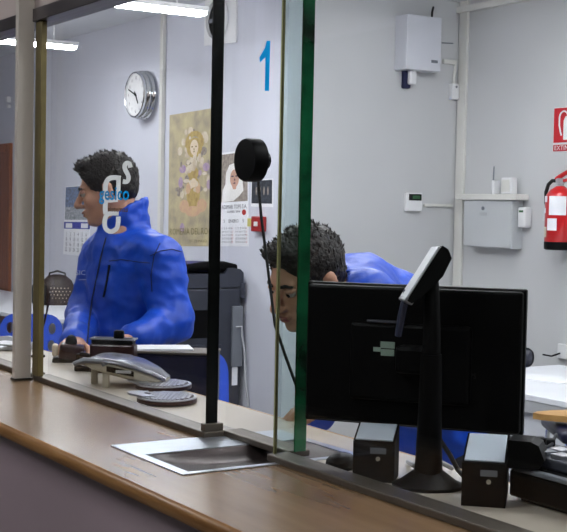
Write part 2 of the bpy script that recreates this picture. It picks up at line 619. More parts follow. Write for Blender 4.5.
YD = 1.2800
mb = MB()
ribbon(mb, [(130.4, 167.5), (129.2, 163.6), (126.4, 163.2), (124.6, 166), (125.4, 170), (127.6, 174), (128.6, 178), (127, 181.6), (122.8, 181.3)], 4.4, YD)
ribbon(mb, [(120.8, 178.2), (113, 177.6), (108, 179.5), (105.6, 185), (105.4, 194), (105.6, 201), (105.2, 208), (105.6, 214)], 4.8, YD)
ribbon(mb, [(118.6, 178), (118.3, 188), (118, 200)], 4.4, YD + .0001)
ribbon(mb, [(106, 201), (112, 200.8), (118, 200.3)], 3.2, YD + .0002)
ribbon(mb, [(118.8, 213.4), (111, 213.3), (106.5, 215.5), (104.6, 222), (105.8, 228.6), (111, 231.6), (116.6, 228.4), (118.2, 222), (118.2, 216.5)], 4.6, YD + .0001)
obj('decal_letters', mb, V_WHITE, w2, recalc=False)
a, b = ony(99.5, 194, YD - .0004), ony(129.5, 194, YD - .0004)
obj('decal_word', MB(wallframe((a + b) / 2, 'back')).text('gesico', .047, width=(b - a).x, bold=.0008), D_BLUE, w2)
a, b = ony(108, 209.5, YD - .0004), ony(128, 209.5, YD - .0004)
obj('decal_small_word', MB(wallframe((a + b) / 2, 'back')).text('sistemas', .017, width=(b - a).x, bold=.0004), D_BROWN, w2)
mb = MB()
mb.poly([ony(200 + px / 4.05, py / 4.05, 1.2985) for px, py in ((240, 233), (262, 195), (270, 165), (285, 165), (280, 368), (262, 368), (265, 232), (243, 253))])
obj('decal_number', mb, D_BLUE, w3)


# ------------------------------------------------------------------ ceiling lamps
def lamp(px0, px1, name, label, tube):
    c = (px0 + px1) / 2
    L = (px1 - px0).length
    ang = math.atan2(px1.y - px0.y, px1.x - px0.x)
    t = thing(name, label, 'lamp', c, ang)
    M = zframe(c, ang)
    obj('housing', MB(M).box((0, 0, .036), (L, .10, .026), .004), WHITE, t)
    obj('diffuser', MB(M).box((0, 0, .012), (L - .02, .085, .024), .008), tube, t)
    for sx in (-.35, .35):
        obj('hanger', MB(M).tube([(sx * L, 0, .055), (sx * L, 0, H - c.z)], .005), WHITE, t)
    return t


p1 = onz(205, 16.5, 2.65)
lamp(p1 - Vector((0, 1.2, 0)), p1, 'reflection_lamp', 'long white lamp added for a reflection in the glass, above the round clock', TUBE)  # solid lamp stands in for a lamp strip reflected in the glass
p1 = onz(76, 50, 2.65)
lamp(p1 - Vector((0, 1.1, 0)), p1, 'reflection_lamp', 'lamp added for a reflection in the glass, far left beside the beige post', TUBE)  # second lamp in place of a reflected strip, left of the first
for k, (lx, ly) in enumerate(((-5.2, 2.3), (-3.4, 2.5), (-1.6, 2.5), (-4.6, 4.0), (-2.4, 4.0), (-0.4, 3.6), (-8.6, 2.0))):  # out-of-view lamps added to light the office
    lamp(Vector((lx, ly - .6, 2.78)), Vector((lx, ly + .6, 2.78)), 'added_ceiling_lamp', 'unseen office ceiling lamp added for light above ' + ('the photocopier corner', 'the navy cabinet', 'the black monitor', 'the high white box', 'the grey work desk', 'the right white desk', 'the back desk')[k], TUBE)
for lx, lw in ((-4.2, 'before the beige post'), (-1.8, 'above the steel tray'), (.8, 'behind the counter end')):
    lamp(Vector((lx, -.9, 2.8)), Vector((lx, .3, 2.8)), 'hall_lamp', 'customer side ceiling fluorescent lamp ' + lw, TUBEH)


# ------------------------------------------------------------------ things on the back wall
def quad(mb, TL, TR, BL, BR, s0, t0, s1, t1, off, wall='back', inset=None):
    """part of a sheet hung on a wall: s to the right, t down, both 0..1"""
    out = -Y if wall != 'return' else X

    def P(s_, t_):
        return TL.lerp(TR, s_).lerp(BL.lerp(BR, s_), t_) + out * off
    mb.poly([P(s0, t1), P(s1, t1), P(s1, t0), P(s0, t0)])
    return P


def sheet(TL, TR, BL, BR, thick=.0015):
    mb = MB()
    f = [p - Y * thick for p in (TL, TR, BR, BL)]
    b_ = [p for p in (TL, TR, BR, BL)]
    vs = [mb.bm.verts.new(p) for p in f + b_]
    for q in ((0, 1, 2, 3), (7, 6, 5, 4), (0, 4, 5, 1), (1, 5, 6, 2), (2, 6, 7, 3), (3, 7, 4, 0)):
        mb.bm.faces.new([vs[i] for i in q])
    return mb


LAYER = [0]


def oval(mb, P, s_, t_, rs, rt, n=18):
    LAYER[0] = (LAYER[0] + 1) % 24
    up_ = -Y * (LAYER[0] * 2.2e-5)
    mb.poly([P(s_ + rs * math.cos(2 * math.pi * k / n), t_ + rt * math.sin(2 * math.pi * k / n)) + up_ for k in range(n)])


def corners(tl, tr_, bl, br, yv=YB):
    return [ony(*p, yv) for p in (tl, tr_, bl, br)]


def locfor(c):
    return (c[2] + c[3]) / 2


def Pf(c, off):
    return lambda s_, t_: c[0].lerp(c[1], s_).lerp(c[2].lerp(c[3], s_), t_) - Y * off


def textframe(c, s_, t_, off):
    P = Pf(c, off)
    ex = (P(s_ + .1, t_) - P(s_ - .1, t_)).normalized()
    return frame(P(s_, t_), ex, (-Y).cross(ex), -Y)


# large ochre poster
c = corners((169.8, 115.2), (218, 107.3), (168.3, 246.2), (217.5, 246.4))
po = thing('wall_poster', 'large ochre poster of a crowned robed figure beside the pipe', 'poster', locfor(c))
obj('sheet', sheet(*c), P_OCHRE, po)
P1, P2, P3, P4 = (Pf(c, .002 + .0006 * k) for k in range(4))
rg = random.Random(3)
for nm, mt, n_ in (('printed_cream', P_PALE, 46), ('printed_flecks', P_STONE, 26)):
    mb = MB()
    for k in range(n_):
        a_, q_ = rg.uniform(0, 6.28), rg.uniform(.05, 1)
        oval(mb, Pf(c, .002 + .00002 * k), .52 + .36 * q_ * math.cos(a_), .44 + .34 * q_ * math.sin(a_), rg.uniform(.02, .07), rg.uniform(.012, .035), 10)
    obj(nm, mb, mt, po)
mb = MB()
for k in range(11):
    a_ = math.pi * (k - 5) / 9
    oval(mb, P2, .54 + .15 * math.sin(a_), .235 - .07 * math.cos(a_), .045, .022, 10)
oval(mb, P2, .54, .27, .16, .075); oval(mb, P2, .52, .60, .14, .13); oval(mb, P2, .52, .46, .11, .05)
obj('printed_gold', mb, P_GOLD, po)
mb = MB()
for s_, t_, a_, b_ in ((.30, .42, .10, .045), (.78, .42, .10, .045), (.26, .52, .07, .06), (.84, .55, .07, .05), (.66, .46, .05, .03), (.30, .86, .07, .05)):
    oval(mb, P2, s_, t_, a_ * .7, b_ * .7)
obj('printed_purple', mb, P_PURPLE, po)
mb = MB()
for s_, t_, a_, b_ in ((.34, .70, .10, .05), (.70, .70, .10, .05), (.52, .74, .16, .04), (.42, .57, .05, .04), (.62, .57, .05, .04)):
    oval(mb, P3, s_, t_, a_, b_)
obj('printed_pink', mb, P_PINK, po)
mb = MB(); oval(mb, P4, .54, .268, .085, .058); oval(mb, P4, .53, .53, .06, .035)
obj('printed_face', mb, P_FACE, po)
mb = MB()
for s_, t_, a_, b_ in ((.50, .262, .018, .006), (.58, .262, .018, .006), (.54, .30, .022, .004), (.54, .282, .008, .012)):
    oval(mb, Pf(c, .005), s_, t_, a_, b_, 8)
W_ = (c[3] - c[2]).length
mb.text('ROMERIA DEL ROCIO', .062, textframe(c, .52, .892, .0032), width=W_ * .96)
mb.text('20 - 22 MAYO', .026, textframe(c, .62, .962, .0032), width=W_ * .36)
obj('printed_lettering', mb, P_OLIVE, po, recalc=False)

# calendar with a veiled figure
c = corners((220.6, 153.2), (248.4, 149.4), (219.6, 246.2), (248.6, 246.5))
ca = thing('wall_calendar', 'white wall calendar topped by a picture of a white veiled woman', 'calendar', locfor(c))
obj('sheet', sheet(*c), PAPER, ca)
P1, P2, P3, P4 = (Pf(c, .002 + .0006 * k) for k in range(4))
mb = MB(); mb.poly([P1(.04, .02), P1(.98, .02), P1(.98, .53), P1(.04, .53)]); obj('printed_background', mb, P_STONE, ca)
mb = MB(); mb.poly([P2(.08, .53), P2(.10, .40), P2(.2, .34), P2(.22, .22), P2(.34, .14), P2(.56, .12), P2(.74, .17), P2(.80, .30), P2(.84, .42), P2(.7, .47), P2(.5, .52)]); obj('printed_veil', mb, P_VEIL, ca)
mb = MB(); oval(mb, P3, .53, .285, .16, .095); mb.poly([P3(.42, .34), P3(.62, .34), P3(.58, .40), P3(.48, .40)]); obj('printed_face', mb, P_SKIN, ca)
mb = MB()
for s_, t_, a_, b_ in ((.46, .262, .05, .008), (.60, .262, .05, .008), (.53, .335, .045, .007), (.54, .30, .02, .014)):
    oval(mb, P4, s_, t_, a_, b_, 8)
W_ = (c[3] - c[2]).length
mb.text('ADIMAR TOPS S.A.', .036, textframe(c, .52, .585, .0025), width=W_ * .86)
mb.text('CLASES  2016', .02, textframe(c, .5, .635, .0025), width=W_ * .45)
mb.text('3    ENERO    5', .03, textframe(c, .5, .735, .0025), width=W_ * .7)
for r_ in range(5):
    for h_ in (0, 1):
        mb.text(' '.join(str(1 + r_ * 7 + q) for q in range(5)), .017, textframe(c, .26 + .48 * h_, .81 + .036 * r_, .0025), width=W_ * .34)
obj('printed_lettering', mb, INK, ca, recalc=False)
mb = MB()
for r_ in range(5):
    for h_ in (0, 1):
        mb.text(str(6 + r_ * 7), .017, textframe(c, .46 + .48 * h_, .81 + .036 * r_, .0025))
oval(mb, P2, .86, .645, .07, .03)
obj('printed_red_days', mb, INKR, ca, recalc=False)

# calendar with the street picture
c = corners((65.6, 186.6), (91, 184.6), (63.2, 254.2), (89.5, 256.6))
ca = thing('wall_calendar', 'wall calendar with a street picture and blue heading behind the standing man', 'calendar', locfor(c))
obj('sheet', sheet(*c), PAPER, ca)
P1, P2 = Pf(c, .002), Pf(c, .0026)
mb = MB(); mb.poly([P1(.02, .01), P1(.98, .01), P1(.98, .30), P1(.02, .30)]); obj('printed_street', mb, P_MIXB, ca)
mb = MB(); mb.poly([P1(.02, .30), P1(.98, .30), P1(.98, .49), P1(.02, .49)]); obj('printed_crowd', mb, P_MIXG, ca)
mb = MB(); mb.poly([P1(.0, .52), P1(1, .52), P1(1, .62), P1(0, .62)]); obj('printed_heading', mb, INKB, ca)
mb = MB()
for s_ in (.2, .8):
    mb.poly([P2(s_ - .13, .54), P2(s_ + .13, .54), P2(s_ + .13, .605), P2(s_ - .13, .605)])
obj('printed_boxes', mb, PAPER, ca)
mb = MB()
W_ = (c[3] - c[2]).length
for r_ in range(4):
    for q in range(6):
        mb.text(str(1 + r_ * 7 + q), .044, textframe(c, .12 + .15 * q, .70 + .075 * r_, .0025))
obj('printed_days', mb, INK, ca, recalc=False)

# dark photo sheet
c = corners((251.6, 180), (273.4, 178.5), (250.9, 206.6), (273.2, 207.2))
ph = thing('photo_print', 'small dark photograph in a white margin behind the black microphone', 'photo', locfor(c))
obj('sheet', sheet(*c), PAPER, ph)
P1, P2 = Pf(c, .002), Pf(c, .0026)
mb = MB(); mb.poly([P1(.03, .04), P1(.96, .04), P1(.96, .88), P1(.03, .88)]); obj('printed_scene', mb, P_DARK, ph)
mb = MB()
for s_ in (.25, .42, .6, .78):
    oval(mb, P2, s_, .42, .035, .16, 10)
obj('printed_figures', mb, P_STONE, ph)

# fire alarm call point with a small label
p = ony(261.5, 224, YB)
fa = thing('alarm_call_point', 'small red fire alarm call point on the wall below the dark photograph', 'alarm', p)
Mw = wallframe(p, 'back')
obj('housing', MB(Mw).box((0, 0, .02), (.12, .092, .04), .006), REDP, fa)
obj('push_plate', MB(Mw).box((.0, 0, .042), (.040, .028, .005), .001), WHITE, fa)
p = ony(250.5, 222.5, YB)
tag(obj('arrow_label', MB(wallframe(p, 'back')).box((0, 0, .001), (.07, .05, .002)).box((-.01, .004, .003), (.03, .014, .002)), [YELLOW], loc=p),
    'small yellow label stuck left of the red call point', 'label')

# wall clock
p = ony(147, 95.5, YB)
Mw = wallframe(p, 'back') @ Matrix.Diagonal((1.18, 1.18, 1.2, 1))
ck = thing('wall_clock', 'round silver wall clock with ridged rim and white face', 'clock', p)
R_ = .146
obj('case', MB(Mw).lathe([(R_ * .90, 0), (R_ * .98, .006), (R_ * 1.02, .018), (R_ * .98, .028), (R_ * .93, .032), (R_ * .97, .040), (R_ * 1.0, .050),
                          (R_ * .96, .060), (R_ * .91, .064), (R_ * .94, .072), (R_ * .94, .082), (R_ * .90, .086), (R_ * .87, .084), (R_ * .86, .072), (0, .071)], 48), CHROME, ck, True)
obj('dial', MB(Mw).lathe([(0, .0715), (R_ * .86, .0715), (R_ * .86, .073), (0, .073)], 40), WHITE, ck)
mb = MB(Mw)
for k in range(12):
    a_ = k * math.pi / 6
    mb.text(str(k or 12), .028, Matrix.Translation((math.sin(a_) * R_ * .68, math.cos(a_) * R_ * .68, .0735)))
obj('numerals', mb, INK, ck, recalc=False)


def hand(a_, L, wd, z):
    return MB(Mw).box((0, L / 2 - .012, z), (wd, L + .024, .002), M=Matrix.Rotation(-math.radians(a_), 4, 'Z'))


obj('hour_hand', hand(146, .066, .009, .076), BLACK, ck)
obj('minute_hand', hand(292, .098, .007, .079), BLACK, ck)
obj('hub', MB(Mw).lathe([(.007, .073), (.007, .082), (0, .082)], 12), BLACK, ck)

# extractor fan
c = corners((207, -14), (238, -22), (205.5, 46), (237.5, 42.6))
p = (c[0] + c[3]) / 2
fn = thing('extractor_fan', 'white square wall extractor fan high on the wall beside the black glass edge', 'fan', p)
mb = sheet(*c, thick=.012)
obj('fan_plate', mb, WHITE, fn)
Mw = wallframe(ony(219.5, 20, YB), 'back')
obj('fan_ring', MB(Mw).lathe([(.125, .012), (.135, .014), (.135, .035), (.12, .035), (.115, .012)], 36), WHITE, fn, True)
obj('fan_well', MB(Mw).lathe([(0, .0125), (.117, .0125), (.117, .014), (0, .014)], 36), BLACKM, fn)
for k in range(4):
    obj('fan_blade', MB(Mw).box((.06, 0, .02), (.10, .026, .004), M=Matrix.Rotation(k * math.pi / 2, 4, 'Z')), MGREY, fn)
obj('fan_hub', MB(Mw).lathe([(.02, .014), (.02, .03), (0, .032)], 16), WHITE, fn)

# pipe on the back wall
a = ony(164.7, 60, YB)
tag(obj('wall_conduit', MB().span((a.x - .022, YB - .028, .1), (a.x + .022, YB, H), .004), OFFW, loc=(a.x, YB, .1)),
    'white vertical conduit on the wall between clock and ochre poster', 'conduit')
p = ony(10.5, 103, YB)
tag(obj('small_wall_sensor', MB(wallframe(p, 'back')).box((0, .03, .02), (.04, .05, .04), .004).box((0, -.03, .015), (.045, .03, .03), .004), WHITE, loc=p),
    'tiny white sensor on the wall high at the far left edge', 'sensor')

# ------------------------------------------------------------------ things on the return and far walls
a = onx(461, 120, XC)
cc = thing('corner_conduit', 'white vertical cable duct in the corner with short side ducts', 'conduit', (XC, YF - .06, .1))
obj('main_duct', MB().span((XC + .012, YF - .022, .1), (XC + .09, YF, H), .004), OFFW, cc)


def duct(p0, p1, hgt=.028, out=.022):
    return MB().span((XC, min(p0.y, p1.y), p0.z - hgt / 2), (XC + out, max(p0.y, p1.y), p0.z + hgt / 2), .003)


q = onx(442, 61.5, XC)
obj('upper_duct', duct(q, Vector((XC, YF - .036, q.z))), OFFW, cc)
q = onx(423, 205, XC)
obj('lower_duct', duct(q, Vector((XC, YF - .036, q.z)), .018, .016), OFFW, cc)
q = onx(441, 43, XC); q2 = onx(452, 43.6, XC)
obj('thin_wire', MB().tube([q + X * .01, q2 + X * .01], .004, 6), MGREY, cc)
a, b = ony(470, 9, YF), ony(504, 2.5, YF)
obj('ceiling_duct', MB().span((XC, YF - .04, a.z - .02), (-4.6, YF, a.z + .02), .004), OFFW, cc)

TLb, BRb = onx(407.5, 13.6, XC + .12), onx(440.5, 72, XC + .12)
pc = Vector((XC, (TLb.y + BRb.y) / 2, BRb.z))
jb = thing('alarm_panel_box', 'white metal box high on the wall with a short black antenna', 'box', pc)
hh = onx(407, 13.6, XC + .12).z
obj('casing', MB().span((XC, TLb.y, BRb.z), (XC + .12, BRb.y, hh), .004), WHITEM, jb)
obj('antenna', MB().tube([(XC + .06, BRb.y - .03, hh), (XC + .06, BRb.y - .03, hh + .04), (XC + .06, BRb.y - .02, hh + .075)], .007), BLACK, jb)
obj('badge', MB(wallframe((XC + .12, BRb.y - .05, BRb.z + .06), 'return')).box((0, 0, .001), (.05, .018, .002)), MGREY, jb)

p = onx(405.5, 78, XC)
sn = thing('wall_sensor', 'small white sensor with dark back directly below the high white box', 'sensor', p)
Mw = wallframe(p, 'return')
obj('back_shell', MB(Mw).box((-.01, -.005, .02), (.05, .125, .04), .01), NAVY, sn)
obj('front_shell', MB(Mw).box((.008, .01, .055), (.05, .11, .04), .012, seg=3), WHITE, sn, True)

p = onx(452, 92, XC)
sb = thing('wall_junction_box', 'small white wired box beside the corner duct, right of the high box', 'box', p)
Mw = wallframe(p, 'return')
obj('casing', MB(Mw).box((0, 0, .018), (.062, .10, .036), .006), WHITE, sb)
obj('wire', MB(Mw).tube([(0, .05, .014), (.003, .10, .012), (.012, .15, .012), (.006, .185, .014)], .009), OFFW, sb, True)
obj('screw', MB(Mw).tube([(.005, .03, .036), (.005, .03, .039)], .008), MGREY, sb)

p = onx(411.7, 202, XC)
kp = thing('alarm_keypad', 'white wall keypad with a dark display left of the corner', 'keypad', p)
Mw = wallframe(p, 'return')
obj('casing', MB(Mw).box((0, 0, .014), (.125, .115, .028), .005), WHITE, kp)
obj('display', MB(Mw).box((.005, .03, .029), (.098, .04, .003)), BLACKG, kp)
obj('lit_window', MB(Mw).box((.012, .03, .031), (.06, .022, .002)), GREEN, kp)

# white cabinet, its ledge and devices on the far wall
d0, d1, top, bot = None, None, None, None
FYc = YF - .085
a, b = ony(464.5, 200, FYc), ony(511.5, 249, FYc)
ztop, zbot = a.z, b.z
CABM = mat('cabinet_grey_white', (188, 191, 194), .5, var=.02)
wc = thing('wall_cabinet', 'white wall-hung metal cabinet in the corner below a duct ledge', 'cabinet', ((a.x + b.x) / 2, YF, zbot))
obj('body', MB().span((a.x, FYc, zbot), (b.x, YF, ztop), .003), CABM, wc)
obj('cabinet_door', MB().span((a.x + .006, FYc - .006, zbot + .006), (b.x - .004, FYc, ztop - .004), .002), CABM, wc)
xm = a.x + (b.x - a.x) * .42
obj('lock', MB().tube([(xm, FYc - .006, ztop - .05), (xm, FYc - .012, ztop - .05)], .012), MGREY, wc)
obj('badge', MB().span((xm - .03, FYc - .008, ztop - .095), (xm + .04, FYc - .006, ztop - .075)), LGREY, wc)
a2, b2 = ony(455.5, 199, FYc - .02), ony(516, 199, FYc - .02)
zl = ony(490, 194, FYc - .02).z
XA = max(a2.x, XC + .092)
dl = tag(obj('duct_ledge', MB().span((XA, FYc - .02, ztop + .001), (b2.x, YF, zl), .004), OFFW, loc=((XA + b2.x) / 2, YF, ztop)),
         'white horizontal duct ledge on top of the white corner cabinet', 'duct')
p = ony(495.5, 194, YF - .06); p.z = zl
rt = thing('wifi_receiver', 'slim white receiver with a thin aerial standing on the duct ledge', 'receiver', p)
obj('body', MB(zframe(p, 0)).box((0, 0, .042), (.024, .05, .083), .005), WHITE, rt)
obj('aerial', MB(zframe(p, 0)).tube([(-.022, 0, .02), (-.022, 0, .10), (-.02, 0, .17)], [.006, .005, .004]), MGREY, rt)
obj('plug', MB(zframe(p, 0)).box((-.022, 0, .014), (.014, .02, .028), .002), BLACK, rt)
p = ony(509, 194, YF - .06); p.z = zl
qb = thing('square_receiver', 'square white box with a pale panel standing on the duct ledge', 'box', p)
obj('body', MB(zframe(p, 0)).box((0, 0, .05), (.092, .05, .098), .006), WHITE, qb)
obj('face_panel', MB(zframe(p, 0)).box((-.004, -.026, .05), (.070, .003, .072), .001), OFFW, qb)
p = ony(528.5, 217.5, YF)
gs = thing('gas_detector', 'white wall unit with a small green window right of the corner cabinet', 'detector', p)
Mw = wallframe(p, 'far')
obj('casing', MB(Mw).box((0, 0, .03), (.068, .122, .06), .012, seg=3), WHITE, gs, True)
obj('window', MB(Mw).box((0, .036, .061), (.034, .013, .003)), GREEN, gs)

# fire extinguisher
EY = YF - .10
p = ony(558.5, 250, EY)
zt = ony(558, 187, EY).z
ex = thing('fire_extinguisher', 'red fire extinguisher with black hose hanging on the grey wall', 'extinguisher', p)
M_ = Matrix.Translation(p)
hb = zt - p.z
r_ = .083
obj('base_ring', MB(M_).lathe([(r_ * .86, 0), (r_ * 1.0, .006), (r_ * 1.01, .045), (r_ * .99, .047)], 32), BLACK, ex, True)
obj('cylinder', MB(M_).lathe([(r_ * .9, .04), (r_, .05), (r_, hb - .075), (r_ * .93, hb - .045), (r_ * .7, hb - .018), (r_ * .4, hb - .003), (r_ * .3, hb + .004)], 40), RED, ex, True)
obj('valve', MB(M_).lathe([(.02, hb), (.02, hb + .02), (.028, hb + .022), (.028, hb + .045), (.016, hb + .05)], 20), SILVER, ex, True)
obj('lever', MB(M_).tube([(-.035, -.0, hb + .045), (.0, -.0, hb + .062), (.06, -.0, hb + .088), (.11, 0, hb + .095)], [.012, .014, .013, .012], 8), RED, ex, True)
obj('carry_handle', MB(M_).tube([(-.01, 0, hb + .03), (.05, 0, hb + .04), (.10, 0, hb + .048)], .010, 8), RED, ex, True)
obj('hose', MB(M_).tube([(-.02, 0, hb + .035), (-.055, -.01, hb + .036), (-.085, -.01, hb + .015), (-.103, -.01, hb - .03), (-.104, -.005, hb - .09), (-.092, -.0, hb - .15)], .011, 10), RUBBER, ex, True)


def wrap(a0, a1, z0, z1, rr):
    mb = MB(M_)
    n_ = 10
    lo = [mb.bm.verts.new(M_ @ Vector((rr * math.sin(a0 + (a1 - a0) * k / n_), -rr * math.cos(a0 + (a1 - a0) * k / n_), z0))) for k in range(n_ + 1)]
    hi = [mb.bm.verts.new(M_ @ Vector((rr * math.sin(a0 + (a1 - a0) * k / n_), -rr * math.cos(a0 + (a1 - a0) * k / n_), z1))) for k in range(n_ + 1)]
    for k in range(n_):
        mb.bm.faces.new((lo[k], lo[k + 1], hi[k + 1], hi[k]))
    return mb


rd = math.radians
for a0, a1, z0, z1 in ((-75, -12, .28, .315), (-72, -22, .215, .245), (0, 70, .205, .315), (-8, 35, .115, .185), (-70, -12, .075, .135)):
    obj('paper_label', wrap(rd(a0), rd(a1), z0 * hb / .37, z1 * hb / .37, r_ + .0012), P_PALE if z0 < .08 else PAPER, ex, True)
mb = MB(M_)
for k in range(5):
    mb.box((-.045 + .004 * k, -r_ * .86 - .001, .17 + .012 * k), (.045, .002, .003), M=Matrix.Rotation(rd(-22), 4, 'Z'))
obj('label_lines', mb, D_WHITE, ex)

# extinguisher sign
pa, pb = ony(555, 108.5, YF), ony(553.6, 151.5, YF)
sw = .215
sg = thing('extinguisher_sign', 'red wall sign with white extinguisher symbol above the fire extinguisher', 'sign', Vector((pa.x + sw / 2, YF, pb.z)))
hs = pa.z - pb.z
Mw = wallframe((pa.x + sw / 2, YF, pb.z), 'far')
obj('board', MB(Mw).box((0, hs / 2, .002), (sw + .008, hs + .008, .004)), WHITE, sg)
obj('red_field', MB(Mw).box((0, hs * .60, .0045), (sw, hs * .80, .002)).box((0, hs * .075, .0045), (sw, hs * .15, .002)), REDS, sg)
mb = MB(Mw)
mb.prism([(-.028, hs * .26), (.035, hs * .26), (.035, hs * .70), (.022, hs * .80), (-.014, hs * .80), (-.028, hs * .70)], .006, .007)
hp = []
for k in range(13):
    a_ = math.pi * (.02 + .98 * k / 12)
    hp.append((-.028 + .034 * math.cos(a_), hs * .76 + .040 * math.sin(a_)))
hp += [(-.062, hs * .6), (-.052, hs * .45), (-.043, hs * .36)]
mb.tube([(x_, y_, .006) for x_, y_ in hp], .005, 6)
obj('symbol', mb, D_WHITE, sg)
obj('lettering', MB(Mw).text('EXTINTOR', hs * .15, Matrix.Translation((0, hs * .072, .0058)), width=sw * .9), D_WHITE, sg, recalc=False)


# ------------------------------------------------------------------ furniture in the office
def desk(name, label, x0, x1, y0, y1, z, top_m, leg_m, panel=True):
    t = thing(name, label, 'desk', ((x0 + x1) / 2, (y0 + y1) / 2, 0))
    obj('desktop', MB().span((x0, y0, z - .03), (x1, y1, z), .004), top_m, t)
    for xx in (x0 + .03, x1 - .03):
        for yy in (y0 + .03, y1 - .03):
            obj('leg', MB().span((xx - .02, yy - .02, 0), (xx + .02, yy + .02, z - .03)), leg_m, t)
    if panel:
        obj('modesty_panel', MB().span((x0 + .05, y0 + .03, .12), (x1 - .05, y0 + .048, z - .03)), DESKP, t)
        obj('apron', MB().span((x0 + .02, y0 + .004, z - .085), (x1 - .02, y0 + .026, z - .03)), LGREY, t)
    return t


desk('back_desk', 'white desk against the back wall behind the blue chair', -11.0, -7.9, 3.08, 3.86, .80, DESKW, LGREY, False)
desk('right_desk', 'white desk with grey panel by the far wall at the right edge', -5.0, -2.9, 4.06, 5.03, .74, DESKW, LGREY)
a = onz(548, 379, .74)
tag(obj('paper_sheet', MB(zframe((a.x, a.y, .74), .25)).box((0, 0, .002), (.30, .21, .003)), PAPER, loc=(a.x, a.y, .74)),
    'white sheet of paper lying on the white desk at the right edge', 'paper')
p = ony(565, 361.5, YF); p.z = max(p.z, .79)
so = thing('wall_socket', 'small white socket with black lead above the right desk', 'socket', p)
Mw = wallframe(p, 'far')
obj('plate', MB(Mw).box((0, 0, .012), (.085, .085, .024), .004), WHITE, so)
obj('lead', MB(Mw).tube([(-.01, -.01, .03), (-.05, -.03, .06), (-.10, -.025, .08)], .005), BLACK, so)


# blue plastic chairs
def rrect(wd, hh_, r, n=5):
    pts = []
    for cx, cy, a0 in ((wd / 2 - r, hh_ - r, 0), (-wd / 2 + r, hh_ - r, 90), (-wd / 2 + r * .5, r * .5, 180), (wd / 2 - r * .5, r * .5, 270)):
        rr = r if a0 < 180 else r * .5
        for k in range(n + 1):
            a_ = math.radians(a0 + 90 * k / n)
            pts.append((cx + rr * math.cos(a_), cy + rr * math.sin(a_)))
    return pts


def ovals(cx, cy, rx, ry, n=12):
    return [(cx + rx * math.cos(2 * math.pi * k / n), cy + ry * math.sin(2 * math.pi * k / n)) for k in range(n)]


def blue_chair(loc, rot, label, holes):
    t = thing('plastic_chair', label, 'chair', loc, rot, 'blue plastic office chairs')
    M = zframe(loc, rot)
    tilt = M @ Matrix.Translation((0, .19, .50)) @ Matrix.Rotation(math.radians(80), 4, 'X')
    hl = [ovals(sx * .135, yy, .024, .036) for sx in (-1, 1) for yy in (.205, .31)] if holes else []
    mb = MB(tilt)
    mb.prism(rrect(.40, .40, .10), -.008, .008, holes=hl)
    obj('backrest', mb, BLUEC, t)
    obj('seat', MB(M).box((0, -.02, .45), (.42, .42, .022), .009), BLUEC, t, True)
    for sx in (-1, 1):
        obj('back_strut', MB(M).tube([(sx * .10, .12, .44), (sx * .10, .20, .45), (sx * .10, .225, .60)], .010), CHROME, t, True)
        for sy in (-1, 1):
            obj('leg', MB(M).tube([(sx * .17, sy * .15, .44), (sx * .20, sy * .19, 0)], .011), CHROME, t, True)
    return t


p = at(19, 330, 7.5)
blue_chair((p.x, p.y, 0), FACE - .1, 'blue plastic chair with oval holes in its back, behind the beige post', True)
p = at(196, 380, 5.7)
blue_chair((p.x, p.y, 0), FACE + .25, 'blue plastic chair half hidden behind the dark navy cabinet', False)

# handbag on the back desk
p = onz(57, 304.5, .80)
bg = thing('handbag', 'dark spotted handbag standing on the white back desk', 'bag', (p.x, p.y, .80), FACE)
M_ = zframe((p.x, p.y, .80), FACE)
sd = MB(M_)
vs = []
for k, (wd, dp, z) in enumerate(((.17, .09, 0), (.185, .10, .03), (.18, .095, .12), (.14, .06, .19), (.09, .03, .225), (.04, .015, .235))):
    n_ = 24
    vs.append([sd.bm.verts.new(M_ @ Vector((wd * .78 * math.cos(2 * math.pi * q / n_) * (1 + .04 * math.sin(5 * q + k)), dp * math.sin(2 * math.pi * q / n_), z))) for q in range(n_)])
for q0, q1 in zip(vs, vs[1:]):
    for k in range(24):
        sd.bm.faces.new((q0[k], q0[(k + 1) % 24], q1[(k + 1) % 24], q1[k]))
sd.bm.faces.new(vs[0][::-1]); sd.bm.faces.new(vs[-1])
bag = obj('bag_body', sd, BAG, bg, True)
obj('handle', MB(M_).tube([(-.07, 0, .18), (-.06, 0, .245), (0, 0, .262), (.06, 0, .245), (.07, 0, .18)], .008), BAGB, bg, True)
mb = MB(M_)
for r2 in range(5):
    for q in range(6):
        xx = .0 + (q - 1.2) * .026 + (r2 % 2) * .013
        z = .03 + r2 * .026
        if xx > .115:
            continue
        yy = -.094 * math.sqrt(max(0, 1 - (xx / .148) ** 2)) - .002
        mb.ell((xx, yy, z), (.005, .003, .005), u=8, v=6)
obj('pale_spots', mb, P_PALE, bg)
p = onz(42, 305, .80)
tag(obj('leather_pouch', MB(zframe((p.x, p.y, .80), FACE)).box((-.02, -.02, .085), (.11, .08, .17), .03, seg=4), BAGB, loc=(p.x, p.y, .80), smooth=True),
    'black leather pouch beside the spotted handbag on the back desk', 'pouch')

